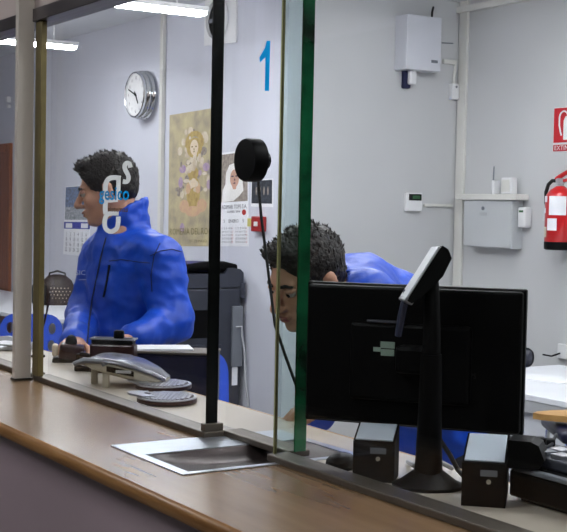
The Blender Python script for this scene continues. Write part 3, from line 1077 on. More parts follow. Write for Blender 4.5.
# copier: its side faces the counter
px_ = -6.57
pt = thing('photocopier', 'dark grey floor-standing photocopier beside the standing man', 'copier', (-6.88, 3.52, 0))
zc = onx(238, 288, px_).z
z2 = onx(238, 268, px_).z
yr = onx(241.5, 300, px_).y
yl = yr - .66
obj('body', MB().span((-7.2, yl, .06), (px_, yr, zc), .012), COPIER, pt)
mb = MB(frame((-7.2, 0, 0), Y, Z, X))
mb.prism([(yl + .02, zc + .004), (yr + .012, zc + .004), (yr + .012, z2 - .03), (yr - .01, z2 - .008), (yr - .05, z2), (yr - .10, z2), (yr - .12, z2 - .035), (yl + .02, z2 - .035)], 0, .63)
obj('document_feeder', mb, COPIER, pt)
obj('output_recess', MB().span((px_ - .002, yl + .06, zc - .30), (px_ + .004, yr - .21, zc - .13)), BLACKM, pt)
obj('paper_drawer', MB().span((px_, yl + .03, .12), (px_ + .012, yr - .14, zc - .50), .004), COPIER, pt)
obj('paper_drawer', MB().span((px_, yl + .03, zc - .48), (px_ + .012, yr - .14, zc - .34), .004), COPIER, pt)
s0, s1 = onx(231.5, 306, px_), onx(240.5, 366, px_)
obj('rear_cover', MB().span((px_, s0.y, s1.z), (px_ + .02, s1.y, s0.z), .003), MGREY, pt)
s0b, s1b = onx(232, 367, px_), onx(237, 385, px_)
obj('rating_label', MB().span((px_, s0b.y, s1b.z), (px_ + .003, s1b.y, s0b.z)), PAPER, pt)
obj('hinge', MB().tube([(px_ + .0, yr + .005, zc - .06), (px_ + .0, yr + .005, zc + .03)], .02), COPIER, pt, True)
for cx_ in (-6.7, -7.1):
    for cy_ in (yr - .08, yl + .08):
        obj('castor', MB().box((cx_, cy_, .03), (.05, .05, .06), .01), BLACK, pt)
e0 = onx(236, 327, px_ + .022)
obj('power_cord', MB().tube([e0, e0 + Vector((.02, .03, .004)), onx(242, 335, px_ + .05), onx(244.5, 352, px_ + .05), onx(245, 380, px_ + .05), onx(248, 400, px_ + .06), onx(249, 425, px_ + .08)], .006), LGREY, pt, True)
p = onx(206, 274, px_ - .15)
M_ = zframe((px_ - .2, p.y - .02, z2 - .033), 0)
pc_ = thing('folded_jacket', 'folded purple and black garment lying on top of the photocopier', 'clothing', M_.translation)
mb = MB(M_)
for k, (dx, dy, z, sx, sy, sz) in enumerate(((0, 0, .022, .17, .22, .022), (.02, -.05, .05, .14, .17, .02), (.03, .10, .045, .12, .11, .02))):
    mb.ell((dx, dy, z), (sx, sy, sz))
obj('cloth_fold', mb, PLUM, pc_, True)
obj('dark_sleeve', MB(M_).tube([(.14, -.2, .03), (.16, -.05, .045), (.155, .08, .04), (.15, .17, .03)], [.02, .03, .035, .025], 10), BLACKM, pc_, True)

# dark navy cabinet behind the counter
dN = 3.72
a, b = at(113, 347, dN), at(214, 352.5, dN)
cN = (a + b) / 2
zN = 1.145
wN = (b - a).length
M_ = zframe((cN.x, cN.y, 0), FACE - .10)
cb = thing('navy_cabinet', 'dark navy cabinet with thin wooden top behind the counter', 'cabinet', (cN.x, cN.y, 0), FACE - .10)
obj('carcass', MB(M_).span((-wN / 2, 0, 0), (wN / 2, .13, zN - .007), .002), NAVYC, cb)
obj('cabinet_top', MB(M_).span((-wN / 2 - .003, -.004, zN - .007), (wN / 2 + .003, .134, zN), .002), mat('cabinet_top_grey', (92, 82, 74), .45), cb)
obj('cabinet_door', MB(M_).span((-wN / 2 + .006, -.004, .06), (wN / 2 - .006, 0, zN - .014)), NAVYC, cb)
M2 = M_ @ Matrix.Translation((-.03, .075, zN))
tag(obj('paper_sheet', MB(M2).box((0, 0, .003), (.20, .12, .005), M=Matrix.Rotation(.3, 4, 'Z')), PAPER, loc=M2.translation),
    'white papers lying on the navy cabinet under the sleeve', 'paper')

# right corner: tablet-arm chair, office chair, work desk below the counter
p = at(562, 425, 4.85)
M_ = zframe((p.x, p.y, 0), FACE)
tc_ = thing('tablet_arm_chair', 'blue chair with a tan wooden writing tablet at the right edge', 'chair', (p.x, p.y, 0), FACE)
zt_ = at(550, 416, 4.85).z
obj('writing_tablet', MB(M_).prism([(-.115, 0), (-.09, .035), (-.02, .075), (.10, .09), (.2, .08), (.24, 0), (.2, -.08), (.10, -.09), (-.02, -.065), (-.09, -.03)], zt_ - .012, zt_ + .012), TAN, tc_)
obj('seat', MB(M_).box((.17, .02, zt_ - .055), (.42, .40, .05), .02, seg=3), NAVYC, tc_, True)
obj('backrest', MB(M_).box((.42, .02, zt_ + .12), (.03, .40, .34), .012), BLUEC, tc_, True)
for sx in (-.01, .35):
    for sy in (-.15, .2):
        obj('leg', MB(M_).tube([(sx, sy, zt_ - .08), (sx - .02 if sx < 0 else sx + .02, sy * 1.1, 0)], .010), CHROME, tc_, True)
p = at(508, 357, 5.3)
M_ = zframe((p.x, p.y, 0), FACE)
oc = thing('office_chair', 'grey office chair, only its rounded back showing beside the monitor', 'chair', (p.x, p.y, 0), FACE)
obj('backrest', MB(M_).box((-.10, 0, p.z), (.42, .05, .085), .035, seg=4), DGREY, oc, True)
obj('back_post', MB(M_).box((-.10, .04, .66), (.05, .02, .5), .008), BLACK, oc)
obj('seat', MB(M_).box((-.10, -.22, .47), (.46, .44, .06), .025, seg=3), DGREY, oc, True)
obj('gas_column', MB(M_).tube([(-.10, -.2, .06), (-.10, -.2, .45)], .025, 12), BLACK, oc, True)
for k in range(5):
    a_ = 2 * math.pi * k / 5
    obj('foot', MB(M_).tube([(-.10, -.2, .08), (-.10 + .20 * math.cos(a_), -.2 + .20 * math.sin(a_), .03)], [.022, .014]), BLACK, oc, True)
    obj('castor', MB(M_).ell((-.10 + .20 * math.cos(a_), -.2 + .20 * math.sin(a_), .022), (.022, .022, .022), u=10, v=8), BLACK, oc, True)

wk = thing('work_desk', 'grey speckled work desk standing lower behind the counter at right', 'desk', (-2.4, 2.98, 0))
zw = .78
xa = onz(505, 438, zw)
obj('desktop', MB().span((-3.5, 2.62, zw - .03), (-1.3, 3.12, zw), .004), SPECK, wk)
for xx in (-3.45, -1.35):
    for yy in (2.67, 3.07):
        obj('leg', MB().span((xx - .02, yy - .02, 0), (xx + .02, yy + .02, zw - .03)), LGREY, wk)
a = onz(524, 449, zw); b = onz(567, 452, zw)
tag(obj('black_cable', MB().tube([onz(500, 442, zw) + Z * .006, onz(520, 449, zw) + Z * .006, onz(540, 453, zw) + Z * .006, onz(552, 447, zw) + Z * .01, onz(556, 436, zw) + Z * .006], .006), RUBBER, loc=a, smooth=True),
    'black cable lying across the grey work desk', 'cable')
for q, (x_, y_) in enumerate(((541, 444), (550, 445.5))):
    p = onz(x_, y_, zw)
    tag(obj('plug_adapter', MB(zframe(p, FACE)).box((0, 0, .012), (.03, .04, .024), .005), BLACK, loc=p),
        ('small black plug lying left on the grey work desk', 'small black plug lying right on the grey work desk')[q], 'plug')

# ------------------------------------------------------------------ small things on the counter, left part
# desk phone seen from behind
pa = onz(105, 388, CT)
pb = at(166, 379, 3.28)
ang = math.atan2(pb.y - pa.y, pb.x - pa.x)
ang = FACE - .12
M_ = zframe(pa, ang) @ Matrix.Diagonal((.92, .92, .72, 1))
tp = thing('desk_telephone', 'silver desk telephone seen from behind on two feet', 'telephone', pa, ang)
mb = MB(M_)
prof_t = [(-.065, .092), (-.05, .101), (-.02, .104), (.03, .098), (.08, .084), (.13, .058), (.165, .030)]
prof_b = [(-.065, .080), (-.04, .060), (.0, .045), (.05, .030), (.10, .018), (.14, .014), (.16, .020)]
N = 24


def lens(t, pr):
    xs = [p[0] for p in pr]; zs = [p[1] for p in pr]
    return np.interp(t, xs, zs)


rows = []
for i in range(N + 1):
    xx = -.065 + .23 * i / N
    zt2, zb2 = lens(xx, prof_t), min(lens(xx, prof_b), lens(xx, prof_t) - .004)
    hw = .085 * (1 - .55 * max(0, (xx - .05) / .115) ** 2)
    ring = []
    for k in range(16):
        a_ = 2 * math.pi * k / 16
        cs, sn = math.cos(a_), math.sin(a_)
        ring.append(mb.bm.verts.new(M_ @ Vector((xx, .08 + hw * math.copysign(abs(cs) ** .5, cs), (zt2 + zb2) / 2 + (zt2 - zb2) / 2 * math.copysign(abs(sn) ** .7, sn)))))
    rows.append(ring)
for q0, q1 in zip(rows, rows[1:]):
    for k in range(16):
        mb.bm.faces.new((q0[k], q0[(k + 1) % 16], q1[(k + 1) % 16], q1[k]))
mb.bm.faces.new(rows[0][::-1]); mb.bm.faces.new(rows[-1])
obj('shell', mb, CREAM, tp, True)
# silver top skin and dark inset on the near side
mb = MB(M_)
tv = []
for i in range(N + 1):
    xx = -.067 + .234 * i / N
    z = lens(xx, prof_t) + .003
    hw = .088 * (1 - .55 * max(0, (xx - .05) / .115) ** 2)
    tv.append([mb.bm.verts.new(M_ @ Vector((xx, .08 + sgn * hw, z + dz))) for sgn, dz in ((-1, -.012), (-1, -.002), (-.8, .002), (.8, .002), (1, -.004))])
for q0, q1 in zip(tv, tv[1:]):
    for k in range(4):
        mb.bm.faces.new((q0[k], q1[k], q1[k + 1], q0[k + 1]))
obj('top_skin', mb, mat('phone_silver', (120, 120, 128), .25, .5), tp, 'all', recalc=False)
mb = MB(M_)
mb.poly([(.005, -.0065, .082), (.085, -.0065, .066), (.085, -.0065, .046), (.03, -.0065, .056), (.005, -.0065, .062)])
obj('dark_inset', mb, BLACKG, tp)
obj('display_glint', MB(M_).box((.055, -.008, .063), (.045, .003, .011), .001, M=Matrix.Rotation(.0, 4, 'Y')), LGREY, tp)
for xx, yy, zz in ((-.0, .01, .055), (-.052, .075, .07)):
    obj('foot', MB(M_).box((xx, yy, zz / 2), (.020, .014, zz), .004), CREAM, tp)
obj('handset', MB(M_).tube([(-.09, -.01, .085), (-.06, -.005, .10), (-.01, .0, .098), (.0, .0, .082)], [.009, .011, .010, .009], 10), MGREY, tp, True)

# two oval keypads
for q, (x_, y_) in enumerate(((163.5, 388.5), (167, 402))):
    p = onz(x_, y_, CT)
    r2 = FACE - .06
    M_ = zframe(p, r2)
    kt = thing('oval_keypad', ('dark oval keypad with silver keys behind its twin', 'dark oval keypad with silver keys nearest the glass')[q], 'keypad', p, r2, 'oval keypads beside the telephone')
    hw = .074
    out = ovals(0, 0, hw, .082, 32)
    obj('body', MB(M_).prism(out, .003, .012), MAROON, kt)
    obj('foot_pad', MB(M_).prism(ovals(0, 0, .05, .055, 20), 0, .003), RUBBER, kt)
    obj('rim', MB(M_).prism(ovals(0, 0, hw * .99, .081, 32), .012, .0145, holes=[ovals(0, 0, hw * .9, .072, 32)]), SILVER, kt)
    obj('silver_lip', MB(M_).prism([(-.02, -.035), (-.055, -.045), (-.092, -.02), (-.10, 0), (-.092, .02), (-.055, .045), (-.06, 0)], .012, .017, M=Matrix.Translation((0, 0, .0)) @ Matrix.Rotation(.06, 4, 'Y')), SILVER, kt)
    kb = MB(M_)
    for i in range(-5, 7):
        for j in range(-6, 7):
            xx, yy = i * .0105 + .002, j * .0105
            if (xx / (hw * .86)) ** 2 + (yy / .068) ** 2 < 1 and xx > -.045:
                kb.box((xx, yy, .0145), (.0078, .0078, .005))
    tag(obj('keys', kb, SILVER, kt), kind='stuff')

# card terminal, black box and dark stuff behind the telephone
p = onz(67, 361.5, CT)
M_ = zframe(p, FACE + .15)
cdp = thing('card_terminal', 'maroon black card terminal with a pale end, left of the telephone', 'terminal', p, FACE + .15)
obj('body', MB(M_).box((.01, .0, .030), (.075, .07, .050), .010, seg=3, M=Matrix.Rotation(.12, 4, 'Y')), MAROON, cdp, True)
obj('pale_end', MB(M_).box((-.036, .0, .036), (.018, .05, .036), .006), P_PALE, cdp, True)
obj('base', MB(M_).box((.0, .0, .006), (.088, .07, .012), .004), BLACK, cdp)
obj('printer_cover', MB(M_).ell((.012, .005, .060), (.018, .022, .022)), BLACK, cdp, True)
p = onz(98, 372, CT)
M_ = zframe(p, FACE - .1)
bx = thing('stamp_box', 'flat black box with a silver rimmed lid behind the telephone', 'box', p, FACE - .1)
obj('body', MB(M_).box((.045, .0, .042), (.13, .05, .084), .006), MAROON, bx)
obj('riser', MB(M_).box((.045, .0, .09), (.12, .048, .012), .003), BLACK, bx)
obj('lid_rim', MB(M_).prism([(-.02, -.026), (.11, -.026), (.11, .026), (-.02, .026)], .096, .100, holes=[[(-.010, -.018), (.10, -.018), (.10, .018), (-.010, .018)]]), SILVER, bx)
obj('knob', MB(M_).box((.06, .0, .110), (.03, .02, .026), .006), BLACK, bx, True)
p = onz(86, 371, CT)
M_ = zframe(p, FACE)
tag(obj('stapler', MB(M_).box((-.005, 0, .008), (.055, .03, .016), .004).box((.0, 0, .045), (.06, .026, .012), .004, M=Matrix.Rotation(.25, 4, 'Y')).box((-.022, 0, .03), (.012, .024, .04), .003), BLACK, loc=p),
    'small black stapler lying left of the telephone feet', 'stapler')

# thin gooseneck and laptop at the far left
p = onz(38, 357, CT)
pg = at(42, 331, 4.3); pg2 = at(50, 292, 4.25)
gn = thing('gooseneck_stalk', 'thin dark gooseneck stalk leaning beside the beige post', 'stalk', p)
obj('base', MB(Matrix.Translation(p)).lathe([(.022, 0), (.022, .006), (.008, .01), (.006, .02)], 16), BLACK, gn, True)
obj('stalk', MB().tube([p + Z * .012, pg, (pg + pg2) / 2 + R0 * .003, pg2], .004), MAROON, gn, True)
p = onz(2, 352, CT)
M_ = zframe((p.x - .12, p.y + .05, CT), 0)
lt = thing('laptop', 'silver laptop on the counter at the far left edge', 'laptop', M_.translation)
obj('laptop_base', MB(M_).box((-.05, .0, .009), (.30, .19, .016), .004), SILVER, lt)
obj('keyboard_panel', MB(M_).box((-.05, .0, .0175), (.26, .15, .002)), DGREY, lt)
p2 = onz(6, 346, CT)
tag(obj('paper_sheet', MB(zframe((p.x - .04, p.y + .05, CT + .0187), .5)).box((-.02, .01, .002), (.12, .09, .002)), PAPER, loc=(p.x, p.y + .05, CT + .0187)),
    'white paper lying on the silver laptop at the far left', 'paper')

# intercom microphone on the glass with its lead
p = ony(257, 160, 1.325)
M_ = frame(p, X, Z, Y)
mi = thing('intercom_microphone', 'black round intercom microphone fixed to the glass with hanging lead', 'microphone', p)
M3 = Matrix.Translation(ony(255, 160.5, 1.326)) @ Matrix.Rotation(math.radians(90), 4, 'X')   # axis along -y
Mm = frame(ony(255, 160.5, 1.3255), X, -Z, Y)
rm = .0435
Mm2 = frame(ony(259, 160.5, 1.30), X, Z, -Y)
obj('puck', MB(Mm2).lathe([(rm * .9, 0), (rm, .003), (rm, .030), (rm * .96, .034), (rm * .5, .036), (0, .036)], 40), BLACK, mi, True)
obj('inner_puck', MB(frame(ony(261, 160.5, 1.325), X, -Z, Y)).lathe([(rm * .4, 0), (rm * .4, .014), (rm * .3, .016), (0, .016)], 32), BLACKG, mi, True)
c0 = ony(258, 178, 1.345)
obj('lead', MB().tube([ony(258, 165, 1.345), c0, ony(261, 215, 1.35), ony(268, 270, 1.355), ony(275, 325, 1.36), ony(284, 352, 1.36), ony(296, 385, 1.38), onz(300, 428, CT + .004)], .0032), RUBBER, mi, True)

# ------------------------------------------------------------------ small things on the counter, right part
ROT = FACE - math.radians(19)
p = at(413.5, 356, 2.30)
M_ = zframe(p, ROT)
pb_ = Vector((p.x, p.y, CT))
mo = thing('computer_monitor', 'large black monitor seen from behind on the counter', 'monitor', pb_, ROT)
wm, hm = .412, .264
Mt = M_ @ Matrix.Rotation(-.0, 4, 'X')
obj('panel', MB(Mt).box((0, 0, 0), (wm, .018, hm), .003), BLACK, mo)
obj('back_shell', MB(Mt).box((0, -.014, 0), (wm * .98, .016, hm * .97), .006), BLACK, mo)
obj('rear_bulge', MB(Mt).box((.0, -.028, -.01), (wm * .55, .02, hm * .55), .008), BLACK, mo)
obj('vent_ridge', MB(Mt).box((-.045, -.040, .065), (.07, .004, .005), .001), DGREY, mo)
lb = MB(Mt)
lb.box((-.040, -.0385, .022), (.027, .001, .012)).box((-.040, -.0385, .008), (.025, .001, .012)).box((-.060, -.0385, .013), (.014, .001, .008))
obj('rating_label', lb, mat('label_pale_green', (150, 172, 158), 0.6), mo)
obj('brand_mark', MB(Mt @ Matrix.Translation((.10, -.0225, -.028)) @ Matrix.Rotation(math.pi / 2, 4, 'X')).text('PHILIPS', .014, M=Matrix.Translation((0, 0, 0))), mat('mark_grey', (44, 40, 44), .5), mo, recalc=False)
pbs = onz(428, 487, CT)
ptop = Vector((pbs.x, pbs.y, p.z + .02))
obj('stand_pole', MB().tube([pbs + Z * .008, pbs + Z * .10, ptop], [.026, .022, .019], 14), BLACK, mo, True)
obj('stand_arm', MB(M_).box((.012, -.045, .0), (.06, .06, .05), .008), BLACK, mo)
obj('stand_base', MB(zframe(pbs, FACE)).lathe([(.062, 0), (.064, .006), (.05, .012), (.026, .03)], 32, M=Matrix.Diagonal((1, .8, 1, 1))), BLACK, mo, True)

# tilted customer display on a pole
td = thing('customer_display', 'slim tilted display with pale screen held above the monitor by its pole', 'display', ptop, FACE)
M_ = zframe(pbs, FACE)
d_ = (pbs - CAM).dot(CF)
A_, B_ = at(404, 297, d_), at(436, 247, d_)          # lower and upper ends of the screen face
ax = (B_ - A_).normalized()
nrm = Vector(FH).cross(ax).normalized()
if nrm.dot(R0) > 0:
    nrm = -nrm
nrm = (nrm + FH * .02).normalized()
sidev = ax.cross(nrm).normalized()
Ld = (B_ - A_).length
Md = frame((A_ + B_) / 2, ax, sidev, nrm)
obj('screen', MB(Md).box((0, 0, .0), (Ld, .10, .004), .001), P_PALE if False else mat('pale_screen', (238, 240, 246), .3, var=.03), td)
obj('back_case', MB(Md).prism([(-Ld / 2 - .004, -.003), (Ld / 2 + .004, -.003), (Ld / 2 + .004, -.015), (Ld / 2 - .006, -.028), (Ld / 2 - .04, -.032), (-Ld / 2 + .02, -.022), (-Ld / 2 - .004, -.012)], -.053, .053,
                              M=Matrix.Rotation(math.pi / 2, 4, 'X')), BLACK, td)
obj('end_cap', MB(Md).box((-Ld / 2 - .003, 0, -.006), (.008, .102, .016), .002), SILVER, td)
top_ = (A_ + B_) / 2 - nrm * .024
obj('bracket', MB().tube([ptop + Z * .001, ptop + Z * .03, top_], [.017, .016, .013], 14), BLACK, td, True)
obj('thin_arm', MB().tube([at(407, 290, d_ + .03), at(401, 318, d_ + .03), at(398, 336, d_ + .04)], [.006, .007, .006], 8), mat('slate_plastic', (58, 62, 84), .4), td, True)


# two black box printers
def small_box(x_, y_, label, wbx, dp, hb_):
    p = onz(x_, y_, CT)
    M_ = zframe(p, ROT + .12)
    t = thing('box_printer', label, 'printer', p, ROT + .12, 'small black box printers behind the glass')
    side = frame((0, 0, 0), Y, Z, X)
    mb = MB(M_)
    mb.prism([(-.0, 0), (dp, 0), (dp, hb_), (.0, .072)], -wbx / 2, wbx / 2, M=side)
    obj('body', mb, BLACKM, t)
    Mt = M_ @ Matrix.Translation((0, .0, .072)) @ Matrix.Rotation(math.atan2(hb_ - .072, dp), 4, 'X')
    obj('silver_top', MB(Mt).box((.0, dp * .5, .0015), (wbx * .9, dp * .92, .003), .001), mat('pale_blue_metal', (206, 216, 228), .3, .1), t)
    obj('front_label', MB(M_).box((.008, -.001, .056), (wbx * .38, .002, .010)), MGREY, t)
    obj('front_button', MB(M_).tube([(.008, 0, .042), (.008, -.003, .042)], .004), CREAM, t)
    obj('rubber_foot', MB(M_).box((0, dp / 2, .001), (wbx * .8, dp * .7, .002)), RUBBER, t)
    return t


small_box(373, 482, 'small black box with silver top under the monitor, left one', .074, .068, .094)
small_box(483, 507, 'small black box with silver top under the monitor, right one', .072, .14, .096)
p = onz(341, 468, CT)
tag(obj('box_shadow_form', MB(zframe(p, ROT)).lathe([(.024, 0), (.028, .006), (.027, .016), (.02, .024), (.009, .028), (0, .029)], 24, M=Matrix.Diagonal((1, 1.5, 1, 1))), BLACK, loc=p, smooth=True),  # black solid stands in for the left box's shadow and base
    'dark rounded form added for the shadow and base of the left black box', 'shadow form')

# black cash drawer, keyboard and rounded device at the right
p = onz(536, 506.5, CT)
a, b = onz(504, 497.5, CT), onz(567, 515, CT)
cdw = thing('cash_drawer', 'low black cash drawer behind the glass at the right corner', 'cash drawer', (p.x + .06, 1.52, CT))
x0, x1 = a.x + .008, -1.12
hC = .062
obj('drawer_case', MB().span((x0, 1.442, CT + .004), (x1, 1.80, CT + hC), .004), BLACKG, cdw)
obj('drawer_front', MB().span((x0 + .006, 1.436, CT + .008), (x1 - .006, 1.442, CT + hC - .012), .002), BLACK, cdw)
obj('front_lip', MB().span((x0 + .02, 1.430, CT + hC - .010), (x1 - .004, 1.446, CT + hC - .002), .002), MGREY, cdw)
obj('rubber_foot', MB().span((x0 + .02, 1.45, CT), (x1 - .02, 1.52, CT + .004)), RUBBER, cdw)
pk = onz(560, 461, CT + hC)
kb_ = thing('keyboard', 'dark keyboard with silver keys on the black cash drawer', 'keyboard', (-1.345, 1.53, CT + hC))
Mk = zframe((-1.345, 1.53, CT + hC), 0)
obj('keyboard_case', MB(Mk).box((0, 0, .009), (.34, .15, .018), .004), DGREY, kb_)
for i in range(9):
    for j in range(4):
        obj('key', MB(Mk).box((-.148 + i * .037, -.052 + j * .034, .021), (.028, .026, .008), .002), SILVER if (i + j) % 2 else MGREY, kb_)
p = onz(527, 466, CT + hC)
Mk = zframe(p, ROT)
dv = thing('barcode_scanner', 'rounded black hand scanner resting on the cash drawer beside the monitor', 'scanner', p, ROT)
obj('scanner_head', MB(Mk).prism([(-.028, 0), (.022, .0), (.032, .016), (.022, .040), (.008, .046), (-.028, .046)], -.03, .03, M=Matrix.Rotation(math.pi / 2, 4, 'X')), BLACK, dv)
obj('scanner_grip', MB(Mk).tube([(0, .03, .02), (.0, .07, .018), (-.005, .10, .014)], [.016, .015, .012], 10), BLACK, dv, True)

# cables hanging under the monitor
tag(obj('monitor_cable', MB().tube([at(433, 425, 2.28), at(440, 440, 2.26), at(450, 455, 2.25), at(458, 470, 2.24), onz(470, 483, CT + .004)], .0045), RUBBER, loc=at(445, 445, 2.26), smooth=True),
    'black cable hanging from the monitor to the counter', 'cable')
tag(obj('white_cable', MB().tube([onz(408, 462, CT + .006), onz(415, 466, CT + .02), onz(425, 461, CT + .03), onz(440, 462, CT + .02), onz(452, 468, CT + .006)], .005), LGREY, loc=onz(430, 465, CT), smooth=True),
    'pale cable coiled on the counter behind the display pole', 'cable')


# ------------------------------------------------------------------ people: smooth signed-distance bodies
class SDF:
    def __init__(s, lo, hi, h):
        s.lo = np.array(lo, float)
        s.h = h
        s.n = np.ceil((np.array(hi) - s.lo) / h).astype(int) + 1
        s.g = np.full(s.n, 1.0, np.float32)

    def _sub(s, lo, hi, m=.05):
        a = np.clip(((np.array(lo) - m - s.lo) / s.h).astype(int), 0, s.n - 1)
        b = np.clip(np.ceil((np.array(hi) + m - s.lo) / s.h).astype(int) + 1, 1, s.n)
        sl = tuple(slice(a[i], max(b[i], a[i] + 1)) for i in range(3))
        ax = [(np.arange(sl[i].start, sl[i].stop) * s.h + s.lo[i]).astype(np.float32) for i in range(3)]
        return sl, np.stack(np.meshgrid(*ax, indexing='ij'), -1)

    def _put(s, sl, d, k, sub):
        g = s.g[sl]
        if sub:
            d = -d
            h = np.clip(.5 - .5 * (g - d) / k, 0, 1)
            s.g[sl] = g + (d - g) * h + k * h * (1 - h)
        else:
            h = np.clip(.5 + .5 * (d - g) / k, 0, 1)
            s.g[sl] = d + (g - d) * h - k * h * (1 - h)

    def cap(s, a, b, ra, rb, k=.02, sub=False, flat=None, fk=1.0):
        """tapered capsule; flat = direction along which it is squeezed by fk"""
        a, b = np.array(a, float), np.array(b, float)
        R_ = max(ra, rb) * max(1, fk)
        sl, p = s._sub(np.minimum(a, b) - R_, np.maximum(a, b) + R_)
        q, ba = p - a.astype(np.float32), b - a
        if flat is not None:
            nrm = np.array(flat, float); nrm /= np.linalg.norm(nrm)
            q = q + (q @ nrm.astype(np.float32))[..., None] * (1 / fk - 1) * nrm.astype(np.float32)
            ba = ba + (ba @ nrm) * (1 / fk - 1) * nrm
        ba = ba.astype(np.float32)
        t = np.clip(q @ ba / max(float(ba @ ba), 1e-9), 0, 1)
        d = np.linalg.norm(q - t[..., None] * ba, axis=-1) - (ra + (rb - ra) * t)
        if flat is not None and fk < 1:
            d = d * (.5 + .5 * fk)
        s._put(sl, d.astype(np.float32), k, sub)

    def ell(s, c, r, Rm=None, k=.015, sub=False):
        c, r = np.array(c, float), np.array(r, float)
        R_ = r.max()
        sl, p = s._sub(c - R_, c + R_)
        q = p - c.astype(np.float32)
        if Rm is not None:
            q = q @ np.array(Rm).astype(np.float32)
        k0 = np.linalg.norm(q / r, axis=-1)
        k1 = np.linalg.norm(q / (r * r), axis=-1) + 1e-6
        s._put(sl, (k0 * (k0 - 1) / k1).astype(np.float32), k, sub)

    def mesh(s):
        g = s.g
        ins = g < 0
        n = np.array(g.shape) - 1
        cnt = np.zeros(n, np.int8)
        cor = [(i, j, k) for i in (0, 1) for j in (0, 1) for k in (0, 1)]

        def C(arr, c):
            return arr[c[0]:c[0] + n[0], c[1]:c[1] + n[1], c[2]:c[2] + n[2]]
        for c in cor:
            cnt += C(ins, c)
        act = (cnt > 0) & (cnt < 8)
        I = np.argwhere(act)
        idx = np.full(n, -1, np.int64)
        idx[act] = np.arange(len(I))
        acc = np.zeros((len(I), 3)); num = np.zeros(len(I))
        for c in cor:
            for ax in range(3):
                if c[ax]:
                    continue
                c2 = list(c); c2[ax] = 1
                v0 = g[tuple((I + np.array(c)).T)].astype(float); v1 = g[tuple((I + np.array(c2)).T)].astype(float)
                x = (v0 < 0) != (v1 < 0)
                t = np.where(x, v0 / np.where(x, v0 - v1, 1), 0)
                pos = np.tile(np.array(c, float), (len(I), 1)); pos[:, ax] = t
                acc[x] += pos[x]; num[x] += 1
        V = (I + acc / num[:, None]) * s.h + s.lo
        F = []
        for ax in range(3):
            o1, o2 = (ax + 1) % 3, (ax + 2) % 3
            sl0 = [slice(1, -1)] * 3; sl0[ax] = slice(0, -1)
            sl1 = [slice(1, -1)] * 3; sl1[ax] = slice(1, None)
            a, b = ins[tuple(sl0)], ins[tuple(sl1)]
            E = np.argwhere(a != b)
            off = np.array([1, 1, 1]); off[ax] = 0
            flip = a[tuple(E.T)]
            E = E + off
            e1 = np.zeros(3, int); e1[o1] = 1
            e2 = np.zeros(3, int); e2[o2] = 1
            q = np.stack([idx[tuple((E - d).T)] for d in (e1 + e2, e2, 0 * e1, e1)], 1)
            q[~flip] = q[~flip][:, ::-1]
            F.append(q)
        return V, np.concatenate(F)


def np_obj(name, V, F, m_, parent, smooth=True):
    PW = WM[parent.name].inverted()
    R3 = np.array(PW.to_3x3()); T3 = np.array(PW.translation)
    V = V @ R3.T + T3
    me = bpy.data.meshes.new(name)
    me.vertices.add(len(V)); me.vertices.foreach_set('co', V.ravel())
    me.loops.add(F.size); me.loops.foreach_set('vertex_index', F.ravel())
    me.polygons.add(len(F)); me.polygons.foreach_set('loop_start', np.arange(0, F.size, F.shape[1]))
    me.polygons.foreach_set('use_smooth', [True] * len(F))
    me.update(calc_edges=True); me.validate()
    me.materials.append(m_)
    o = bpy.data.objects.new(name, me)
    link(o, parent, WM[parent.name])
    return o


def relax(V, F, it=2, f=.5):
    for _ in range(it):
        acc = np.zeros_like(V); num = np.zeros(len(V))
        for k in range(4):
            a, b = F[:, k], F[:, (k + 1) % 4]
            np.add.at(acc, a, V[b]); np.add.at(num, a, 1)
        V = V + f * (acc / num[:, None] - V)
    return V


def vnormals(V, F):
    fn = np.cross(V[F[:, 2]] - V[F[:, 0]], V[F[:, 3]] - V[F[:, 1]])
    N = np.zeros_like(V)
    for k in range(4):
        np.add.at(N, F[:, k], fn)
    return N / (np.linalg.norm(N, axis=1)[:, None] + 1e-12)


def wrinkle(V, F, amp, sc, seed=0, aniso=None):
    N = vnormals(V, F)
    d = np.empty(len(V))
    for i, p in enumerate(V):
        q = Vector(p) * sc
        if aniso:
            q = Vector((q.x * aniso[0], q.y * aniso[1], q.z * aniso[2]))
        q += Vector((seed, seed * 1.7, seed * .3))
        a = noise.noise(q)
        d[i] = (1 - abs(a) * 2.2) * .6 + noise.noise(q * 2.3) * .4
    return V + N * (d * amp)[:, None]


def arr(v):
    return np.array(v, float)


def headframe(fwd, up):
    f = Vector(fwd).normalized()
    l = Vector(up).cross(f).normalized()
    u = f.cross(l).normalized()
    return np.array((f, l, u)).T           # columns: forward, left, up


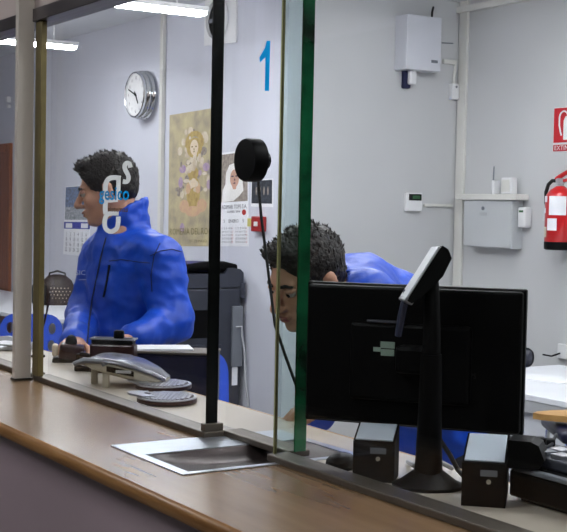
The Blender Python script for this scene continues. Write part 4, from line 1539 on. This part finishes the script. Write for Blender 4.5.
def add_head(S, O, Rm, ear_in=0.0):
    O = arr(O)

    def e(c, r, k=.012, sub=False):
        S.ell(O + Rm @ arr(c), r, Rm, k, sub)

    def c(a, b, ra, rb, k=.008, sub=False):
        S.cap(O + Rm @ arr(a), O + Rm @ arr(b), ra, rb, k, sub)
    e((-.014, 0, .030), (.096, .076, .088))
    e((.030, 0, -.030), (.060, .060, .085), .02)
    e((.034, 0, -.076), (.052, .046, .036), .02)
    c((-.01, .048, -.05), (.055, .028, -.098), .024, .018, .018)
    c((-.01, -.048, -.05), (.055, -.028, -.098), .024, .018, .018)
    e((.076, 0, -.100), (.018, .020, .017), .014)
    e((.078, 0, .018), (.016, .050, .013), .012)
    for sy in (1, -1):
        e((.056, sy * .044, -.032), (.026, .020, .022), .014)
        e((.100, sy * .031, -.002), (.020, .017, .011), .010, True)
        c((-.012, sy * .074, .004), (-.002, sy * .072, -.040), .012, .008, .006)
        e((-.012, sy * .079, -.012), (.020, .007, .032), None or .006)
        e((.000, sy * .086, -.012), (.009, .006, .016), .004, True)
        e((.100, sy * .011, -.044), (.011, .008, .008), .006)
    c((.090, 0, .004), (.116, 0, -.034), .009, .0125, .009)
    e((.116, 0, -.038), (.011, .011, .010), .006)
    e((.094, 0, -.064), (.012, .022, .007), .006)
    e((.092, 0, -.076), (.011, .020, .008), .006)
    e((.098, 0, -.070), (.016, .026, .0022), .003, True)


def head_bits(parent, O, Rm):
    """eyes, brows and lips as children"""
    M = Matrix(Rm.tolist()).to_4x4()
    M.translation = Vector(O)
    for sy in (1, -1):
        e_ = obj('eye', MB(M).ell((.0785, sy * .031, -.003), (.0125, .0135, .0120), u=16, v=10), EYEW, parent, True)
        obj('iris', MB(M).ell((.0885, sy * .031, -.005), (.0045, .0065, .0065), u=12, v=8), IRIS, e_, True)
        obj('eyelid', MB(M).ell((.0795, sy * .031, .004), (.0145, .0160, .0095), u=16, v=10), SKIN, parent, True)
        obj('eyebrow', MB(M).tube([(.093, sy * .014, .014), (.091, sy * .03, .019), (.080, sy * .048, .015)], [.004, .005, .003], 8), HAIR, parent, True)
    obj('lips', MB(M).ell((.0985, 0, -.065), (.0085, .019, .0045), u=16, v=8).ell((.0955, 0, -.0755), (.0085, .017, .005), u=16, v=8), LIPS, parent, True)


def add_hand(S, wrist, fwd, palm, side, curl=.5, k=.006):
    """hand from the wrist: fwd along the fingers, palm = direction the palm faces, side = towards the thumb"""
    f, n, s_ = (arr(v) / np.linalg.norm(arr(v)) for v in (fwd, palm, side))
    w_ = arr(wrist)
    S.cap(w_, w_ + f * .03, .026, .028, k, flat=n, fk=.75)
    S.cap(w_ + f * .03 + s_ * .016, w_ + f * .085 + s_ * .022, .020, .016, .012, flat=n, fk=.75)
    S.cap(w_ + f * .03 - s_ * .016, w_ + f * .080 - s_ * .024, .020, .015, .012, flat=n, fk=.75)
    for q, (off, L) in enumerate(((.031, .068), (.011, .078), (-.010, .072), (-.030, .056))):
        p = w_ + f * (.09 - .004 * abs(q - 1)) + s_ * off
        d = f + s_ * (.06 * (1.5 - q))
        ang = .15 + curl * .5
        for seg, (l_, r0, r1) in enumerate(((.45, .0092, .0088), (.32, .0088, .008), (.23, .008, .0068))):
            ang2 = ang * (seg + .6)
            dd = d * math.cos(ang2) + n * math.sin(ang2)
            e_ = p + dd / np.linalg.norm(dd) * L * l_
            S.cap(p, e_, r0, r1, .003)
            p = e_
    p = w_ + f * .025 + s_ * .026 + n * .006
    for l_, r0, r1, bend in ((.038, .013, .011, .55), (.030, .0105, .0095, .85), (.024, .0095, .0075, 1.0)):
        dd = s_ * (1.05 - bend) + f * bend + n * .25
        e_ = p + dd / np.linalg.norm(dd) * l_
        S.cap(p, e_, r0, r1, .005)
        p = e_


def hair_mesh(parent, O, Rm, seed, side_low=-.035, back_low=-.075, tufts=520, fringe=.085, spike=.013):
    lo = arr(O) - .17; hi = arr(O) + .17
    S = SDF(lo, hi, .0045)
    O = arr(O)

    def e(c, r, k=.01, sub=False):
        S.ell(O + Rm @ arr(c), r, Rm, k, sub)
    e((-.015, 0, .033), (.100, .0795, .0925))
    e((-.045, 0, -.016), (.057, .064, .052), .02)
    e((.058, 0, .092), (.036, .050, .022), .02)
    e((.130, 0, -.030), (.088, .14, .108), .012, True)          # face
    e((.085, 0, -.14), (.13, .14, .090), .012, True)
    for sy in (1, -1):
        e((-.006, sy * .085, -.030), (.028, .022, .040), .008, True)   # round the ears
    e((-.03, 0, -.160), (.16, .16, .090), .01, True)            # nape line
    V, F = S.mesh()
    V = wrinkle(relax(V, F, 1), F, .0035, 55, seed)
    rnd = random.Random(seed)
    bm = bmesh.new()
    vs = [bm.verts.new(v) for v in V]
    for q in F:
        bm.faces.new([vs[i] for i in q])
    Nn = vnormals(V, F)
    up = Rm @ arr((.45, 0, .9))
    loc = (V - O) @ Rm
    cand = [i for i in range(len(V)) if loc[i][2] > -.01 and Nn[i] @ (V[i] - O) > 0]
    for i in (rnd.sample(cand, min(tufts, len(cand))) if cand else []):
        d = Nn[i] * .6 + up * .6 + arr((rnd.uniform(-.4, .4), rnd.uniform(-.4, .4), rnd.uniform(-.2, .4)))
        d /= np.linalg.norm(d)
        L = spike * rnd.uniform(.5, 1.1) * (.55 + 4.5 * max(0, loc[i][2]))
        L = min(L, spike * 1.15)
        t = np.cross(d, arr((.3, .5, .8))); t /= np.linalg.norm(t)
        b = np.cross(d, t)
        r = .0045
        base = [bm.verts.new(V[i] - d * .004 + r * (t * math.cos(a_) + b * math.sin(a_))) for a_ in (0, 2.1, 4.2)]
        tip = bm.verts.new(V[i] + d * L)
        for k in range(3):
            bm.faces.new((base[k], base[(k + 1) % 3], tip))
    return obj('hair', bm, HAIR, parent, 'all', recalc=False)


def legs(S, hipL, hipR, fwd, floor_pts):
    for hp_, ft in zip((hipL, hipR), floor_pts):
        hp_, ft = arr(hp_), arr(ft)
        kn = (hp_ + ft) / 2 + arr(fwd) * .03
        an = ft + arr((0, 0, .09))
        S.cap(hp_, kn, .085, .058, .03)
        S.cap(kn, an, .054, .04, .02)
        S.cap(an, ft + arr(fwd) * .02 + arr((0, 0, .04)), .038, .035, .02)
        S.cap(ft + arr(fwd) * -.04 + arr((0, 0, .034)), ft + arr(fwd) * .14 + arr((0, 0, .03)), .03, .026, .02)


def shoes_trousers(t, hipL, hipR, fwd, pts, waist):
    lo = np.min([arr(hipL), arr(hipR), *map(arr, pts)], 0) - .2; hi = np.max([arr(hipL), arr(hipR), *map(arr, pts)], 0) + .2
    lo[2] = -.02
    S = SDF(lo, hi, .012)
    for hp_, ft in zip((hipL, hipR), pts):
        hp_, ft = arr(hp_), arr(ft)
        kn = (hp_ + ft) / 2 + arr(fwd) * .03
        S.cap(hp_, kn, .102, .075, .04)
        S.cap(kn, ft + arr((0, 0, .11)), .073, .062, .03)
    S.ell((arr(hipL) + arr(hipR)) / 2 + arr((0, 0, .03)), (.165, .165, .12), None, .04)
    V, F = S.mesh()
    np_obj('trousers', wrinkle(V, F, .006, 9, 3), F, TROUS, t)
    for ft in pts:
        ft = arr(ft)
        S = SDF(ft - arr((.22, .22, .0)) - arr((0, 0, .01)), ft + arr((.22, .22, .14)), .008)
        S.cap(ft - arr(fwd) * .05 + arr((0, 0, .042)), ft + arr(fwd) * .15 + arr((0, 0, .038)), .042, .038, .02)
        S.cap(ft - arr(fwd) * .02 + arr((0, 0, .06)), ft + arr((0, 0, .085)), .046, .046, .02)
        V, F = S.mesh()
        V[:, 2] = np.maximum(V[:, 2], 0.0)
        np_obj('shoe', V, F, BLACK, t)


FHn, R0n = arr(FH), arr(R0)
Zn = arr((0, 0, 1))

# ---- the standing man
D1 = 4.3
hO = arr(at(107.5, 188.5, D1))
fw = -R0 + Vector((0, 0, -.24)) + FH * .02
hR = headframe(fw, ZZ)
shL, shR = arr(at(160, 257, 4.17)), arr(at(103, 254, 4.42))
elL, elR = arr(at(172, 322, 4.16)), arr(at(86, 316, 4.38))
wrL, wrR = arr(at(134, 338, 3.99)), arr(at(75, 341, 4.08))
nk = arr(at(121, 214, 4.31)); nk2 = arr(at(124, 244, 4.32))
ch = arr(at(126, 285, 4.31)); wa = arr(at(128, 350, 4.33)); hp = arr(at(130, 400, 4.34))
tn = arr(-R0 * .75 - FH * .66)              # the way his chest faces
ts = np.cross(Zn, tn)                       # his left
m1 = thing('person', 'man in blue zipped jacket standing in profile behind the counter', 'person', (ch[0], ch[1], 0))
ft = [arr((hp[0], hp[1], 0)) + ts * .11, arr((hp[0], hp[1], 0)) - ts * .11]
hipL, hipR = arr((hp[0], hp[1], .90)) + ts * .09, arr((hp[0], hp[1], .90)) - ts * .09
allp = np.array([hO, shL, shR, elL, elR, wrL, wrR, ch, *ft])
S = SDF(np.append(allp.min(0)[:2] - .22, -.01), np.append(allp.max(0)[:2] + .22, hO[2] + .16), .0062)
add_head(S, hO, hR)
S.cap(hO + hR @ arr((-.030, 0, -.045)), nk2, .056, .062, .02)
S.cap(ch + Zn * .10, ch, .125, .125, .06, flat=tn, fk=.72)
S.cap(ch, wa, .125, .12, .06, flat=tn, fk=.75)
S.cap(wa, arr((hp[0], hp[1], .95)), .12, .125, .06, flat=tn, fk=.78)
S.cap(shL, shR, .052, .052, .05)
for a_, b_, c_ in ((shL, elL, wrL), (shR, elR, wrR)):
    S.cap(a_, b_, .050, .040, .03)
    S.cap(b_, c_, .039, .027, .02)
add_hand(S, wrL, at(112, 341, 3.9) - Vector(wrL), -Zn, at(128, 360, 3.6) - Vector(wrL), .35)
fR = at(69, 347, 3.94) - Vector(wrR)
add_hand(S, wrR, fR, -Zn, R0, .45)
legs(S, hipL, hipR, tn * arr((1, 1, 0)), ft)
V, F = S.mesh()
np_obj('body', relax(V, F, 1, .4), F, SKIN, m1)
head_bits(m1, hO, hR)
hair_mesh(m1, hO, hR, 4)
shoes_trousers(m1, hipL, hipR, tn, ft, hp)


def jacket(t, prims, collar, lo, hi, amp, seed, h=.008, cut=()):
    S = SDF(lo, hi, h)
    for p in prims:
        S.cap(*p[0], **p[1])
    for p in collar:
        S.cap(*p[0], **p[1])
    for p0, n_ in cut:
        sl, p = S._sub(arr(p0) - .02, arr(p0) + .02, .11)
        S._put(sl, (-((p - arr(p0).astype(np.float32)) @ (arr(n_) / np.linalg.norm(arr(n_))).astype(np.float32))).astype(np.float32), .006, True)
    V, F = S.mesh()
    V = relax(V, F, 1, .4)
    V = wrinkle(V, F, amp, 8, seed, (1, 1, 1.5))
    V = wrinkle(V, F, amp * .45, 19, seed + 5)
    return np_obj('jacket', V, F, BLUE, t), V, F


hem = arr((hp[0], hp[1], .86))
pr = [((ch + Zn * .06, ch, .140, .148), dict(k=.06, flat=tn, fk=.72)),
      ((ch, wa, .148, .150), dict(k=.06, flat=tn, fk=.76)),
      ((wa, hem, .156, .165), dict(k=.05, flat=tn, fk=.8)),
      ((shL - ts * .02, shR + ts * .02, .070, .070), dict(k=.06)),
      ((nk2 - Zn * .02, (shL + nk2) / 2 - Zn * .01, .070, .068), dict(k=.05)),
      ((nk2 - Zn * .02, (shR + nk2) / 2 - Zn * .01, .070, .068), dict(k=.05)),
      ((shL - Zn * .01, elL, .076, .066), dict(k=.025)), ((elL, wrL, .064, .046), dict(k=.03)),
      ((shR - Zn * .01, elR, .074, .064), dict(k=.025)), ((elR, wrR, .062, .046), dict(k=.03))]
nkT = nk + arr(R0) * .012
colr = [((nk2 - Zn * .03, nkT + Zn * .05, .088, .076), dict(k=.03)),
        ((nk2 - Zn * .0, nkT + Zn * .10, .066, .068), dict(k=.006, sub=True))]
cut1 = [((arr(at(137, 202, 4.31)) + arr(at(96, 228, 4.31))) / 2, -R0n * .50 + Zn * .80)]
# the cutting plane of the collar follows the jaw
jk, JV, JF = jacket(m1, pr, colr, np.append(allp.min(0)[:2] - .2, .68), np.append(allp.max(0)[:2] + .2, hO[2] + .03), .011, 2, cut=cut1)
bv = BVHTree.FromPolygons([tuple(v) for v in JV], [tuple(q) for q in JF])


def onmesh(bv, x_, y_, off=.002):
    r = ray(x_, y_).normalized()
    h_ = bv.ray_cast(CAM + r * 3.4, r)
    return (h_[0] - r * off, h_[1]) if h_[0] else (at(x_, y_, 4.25), -r)


def dense(pts, n=5):
    out = []
    for a, b in zip(pts, pts[1:]):
        out += [(a[0] + (b[0] - a[0]) * k / n, a[1] + (b[1] - a[1]) * k / n) for k in range(n)]
    return out + [pts[-1]]


def seam(name, pts, r, m_, t, bv):
    return obj(name, MB().tube([onmesh(bv, *p)[0] for p in dense(pts)], r, 6), m_, t, True)


seam('front_zip', [(106, 238), (101, 256), (97, 276), (92, 300), (89, 322), (87, 345)], .0032, NAVY, m1, bv)
seam('pocket_zip', [(109.5, 265), (107, 280), (103.5, 297)], .0042, BLACKM, m1, bv)
seam('yoke_seam', [(109, 261), (122, 259.5), (138, 262), (150, 263)], .0016, NAVY, m1, bv)
seam('sleeve_seam', [(160, 243), (154, 256), (151, 275), (152, 292)], .0018, NAVY, m1, bv)
seam('shoulder_seam', [(150, 256), (160, 251), (172, 249), (182, 252)], .0014, NAVY, m1, bv)
for string, cx, cy, size, wd in (('SICO', 83.5, 273, .024, .052), ('sistemas', 84, 279.5, .009, .035)):
    pc, nn = onmesh(bv, cx, cy, .004)
    pr2, _ = onmesh(bv, cx + 5, cy, .004)
    ex = (pr2 - pc).normalized()
    nz = -ray(cx, cy).normalized()
    ex = (ex - nz * ex.dot(nz)).normalized()
    obj('chest_lettering', MB(frame(pc + nz * .012, ex, nz.cross(ex), nz)).text(string, size, width=wd), D_WHITE, m1, recalc=False)

# ---- the man bending down behind the monitor
D2 = 3.05
hO2 = arr(at(306, 276, D2))
fw2 = -R0 * .72 - FH * .55 + Vector((0, 0, -.40))
hR2 = headframe(fw2, ZZ + R0 * .15)
nk0 = hO2 + hR2 @ arr((-.035, 0, -.06))
shA = arr(at(368, 302, 3.10)); shB = arr(at(352, 294, 3.42))
mid = (shA + shB) / 2
ch2 = arr(at(392, 334, 3.34)); wa2 = arr(at(428, 385, 3.46)); hp2 = arr(at(452, 452, 3.55))
elA, wrA = arr(at(372, 385, 3.04)), arr(at(338, 408, 2.90))
elB, wrB = arr(at(332, 372, 3.42)), arr(at(318, 412, 3.15))
wrA[2] = max(wrA[2], CT + .05)
m2 = thing('person', 'dark haired man in blue jacket bending forward behind the black monitor', 'person', (hp2[0], hp2[1], 0))
fl = arr(-R0) * .9 + arr(-FH) * .3
sd2 = np.cross(Zn, fl)
ft2 = [arr((hp2[0], hp2[1], 0)) + sd2 * .11, arr((hp2[0], hp2[1], 0)) - sd2 * .11]
hz = min(hp2[2], .95)
hipA, hipB = arr((hp2[0], hp2[1], hz)) + sd2 * .09, arr((hp2[0], hp2[1], hz)) - sd2 * .09
al2 = np.array([hO2, shA, shB, elA, wrA, elB, wrB, hp2, *ft2])
S = SDF(np.append(al2.min(0)[:2] - .22, -.01), np.append(al2.max(0)[:2] + .22, hO2[2] + .18), .0062)
add_head(S, hO2, hR2)
S.cap(nk0, mid, .056, .06, .02)
bn = arr(FH)
S.cap(mid, ch2, .10, .12, .05)
S.cap(ch2, wa2, .12, .115, .05)
S.cap(wa2, arr((hp2[0], hp2[1], hz)), .115, .12, .05)
S.cap(shA, shB, .05, .05, .04)
for a_, b_, c_ in ((shA, elA, wrA), (shB, elB, wrB)):
    S.cap(a_, b_, .048, .040, .03)
    S.cap(b_, c_, .038, .027, .02)
add_hand(S, wrA, -R0 - FH * .4 - Vector((0, 0, .3)), -Zn, -FH, .4)
add_hand(S, wrB, -R0 - FH * .4 - Vector((0, 0, .3)), -Zn, FH, .4)
legs(S, hipA, hipB, fl, ft2)
V, F = S.mesh()
np_obj('body', relax(V, F, 1, .4), F, SKIN, m2)
head_bits(m2, hO2, hR2)
hair_mesh(m2, hO2, hR2, 9, tufts=520, spike=.012)
shoes_trousers(m2, hipA, hipB, fl, ft2, hp2)
pr = [((mid, ch2, .115, .150), dict(k=.06)), ((ch2, wa2, .150, .150), dict(k=.06)), ((wa2, arr((hp2[0], hp2[1], hz - .05)), .150, .155), dict(k=.05)),
      ((shA, shB, .070, .070), dict(k=.05)),
      ((shA, elA, .074, .064), dict(k=.025)), ((elA, wrA, .062, .045), dict(k=.03)),
      ((shB, elB, .072, .064), dict(k=.025)), ((elB, wrB, .060, .045), dict(k=.03))]
colr = [((mid, mid + (nk0 - mid) * .62, .090, .078), dict(k=.03)),
        ((mid + (nk0 - mid) * .2, mid + (nk0 - mid) * 1.5, .066, .068), dict(k=.006, sub=True))]
jacket(m2, pr, colr, np.append(al2.min(0)[:2] - .2, .7), np.append(al2.max(0)[:2] + .2, hO2[2] + .05), .011, 6)
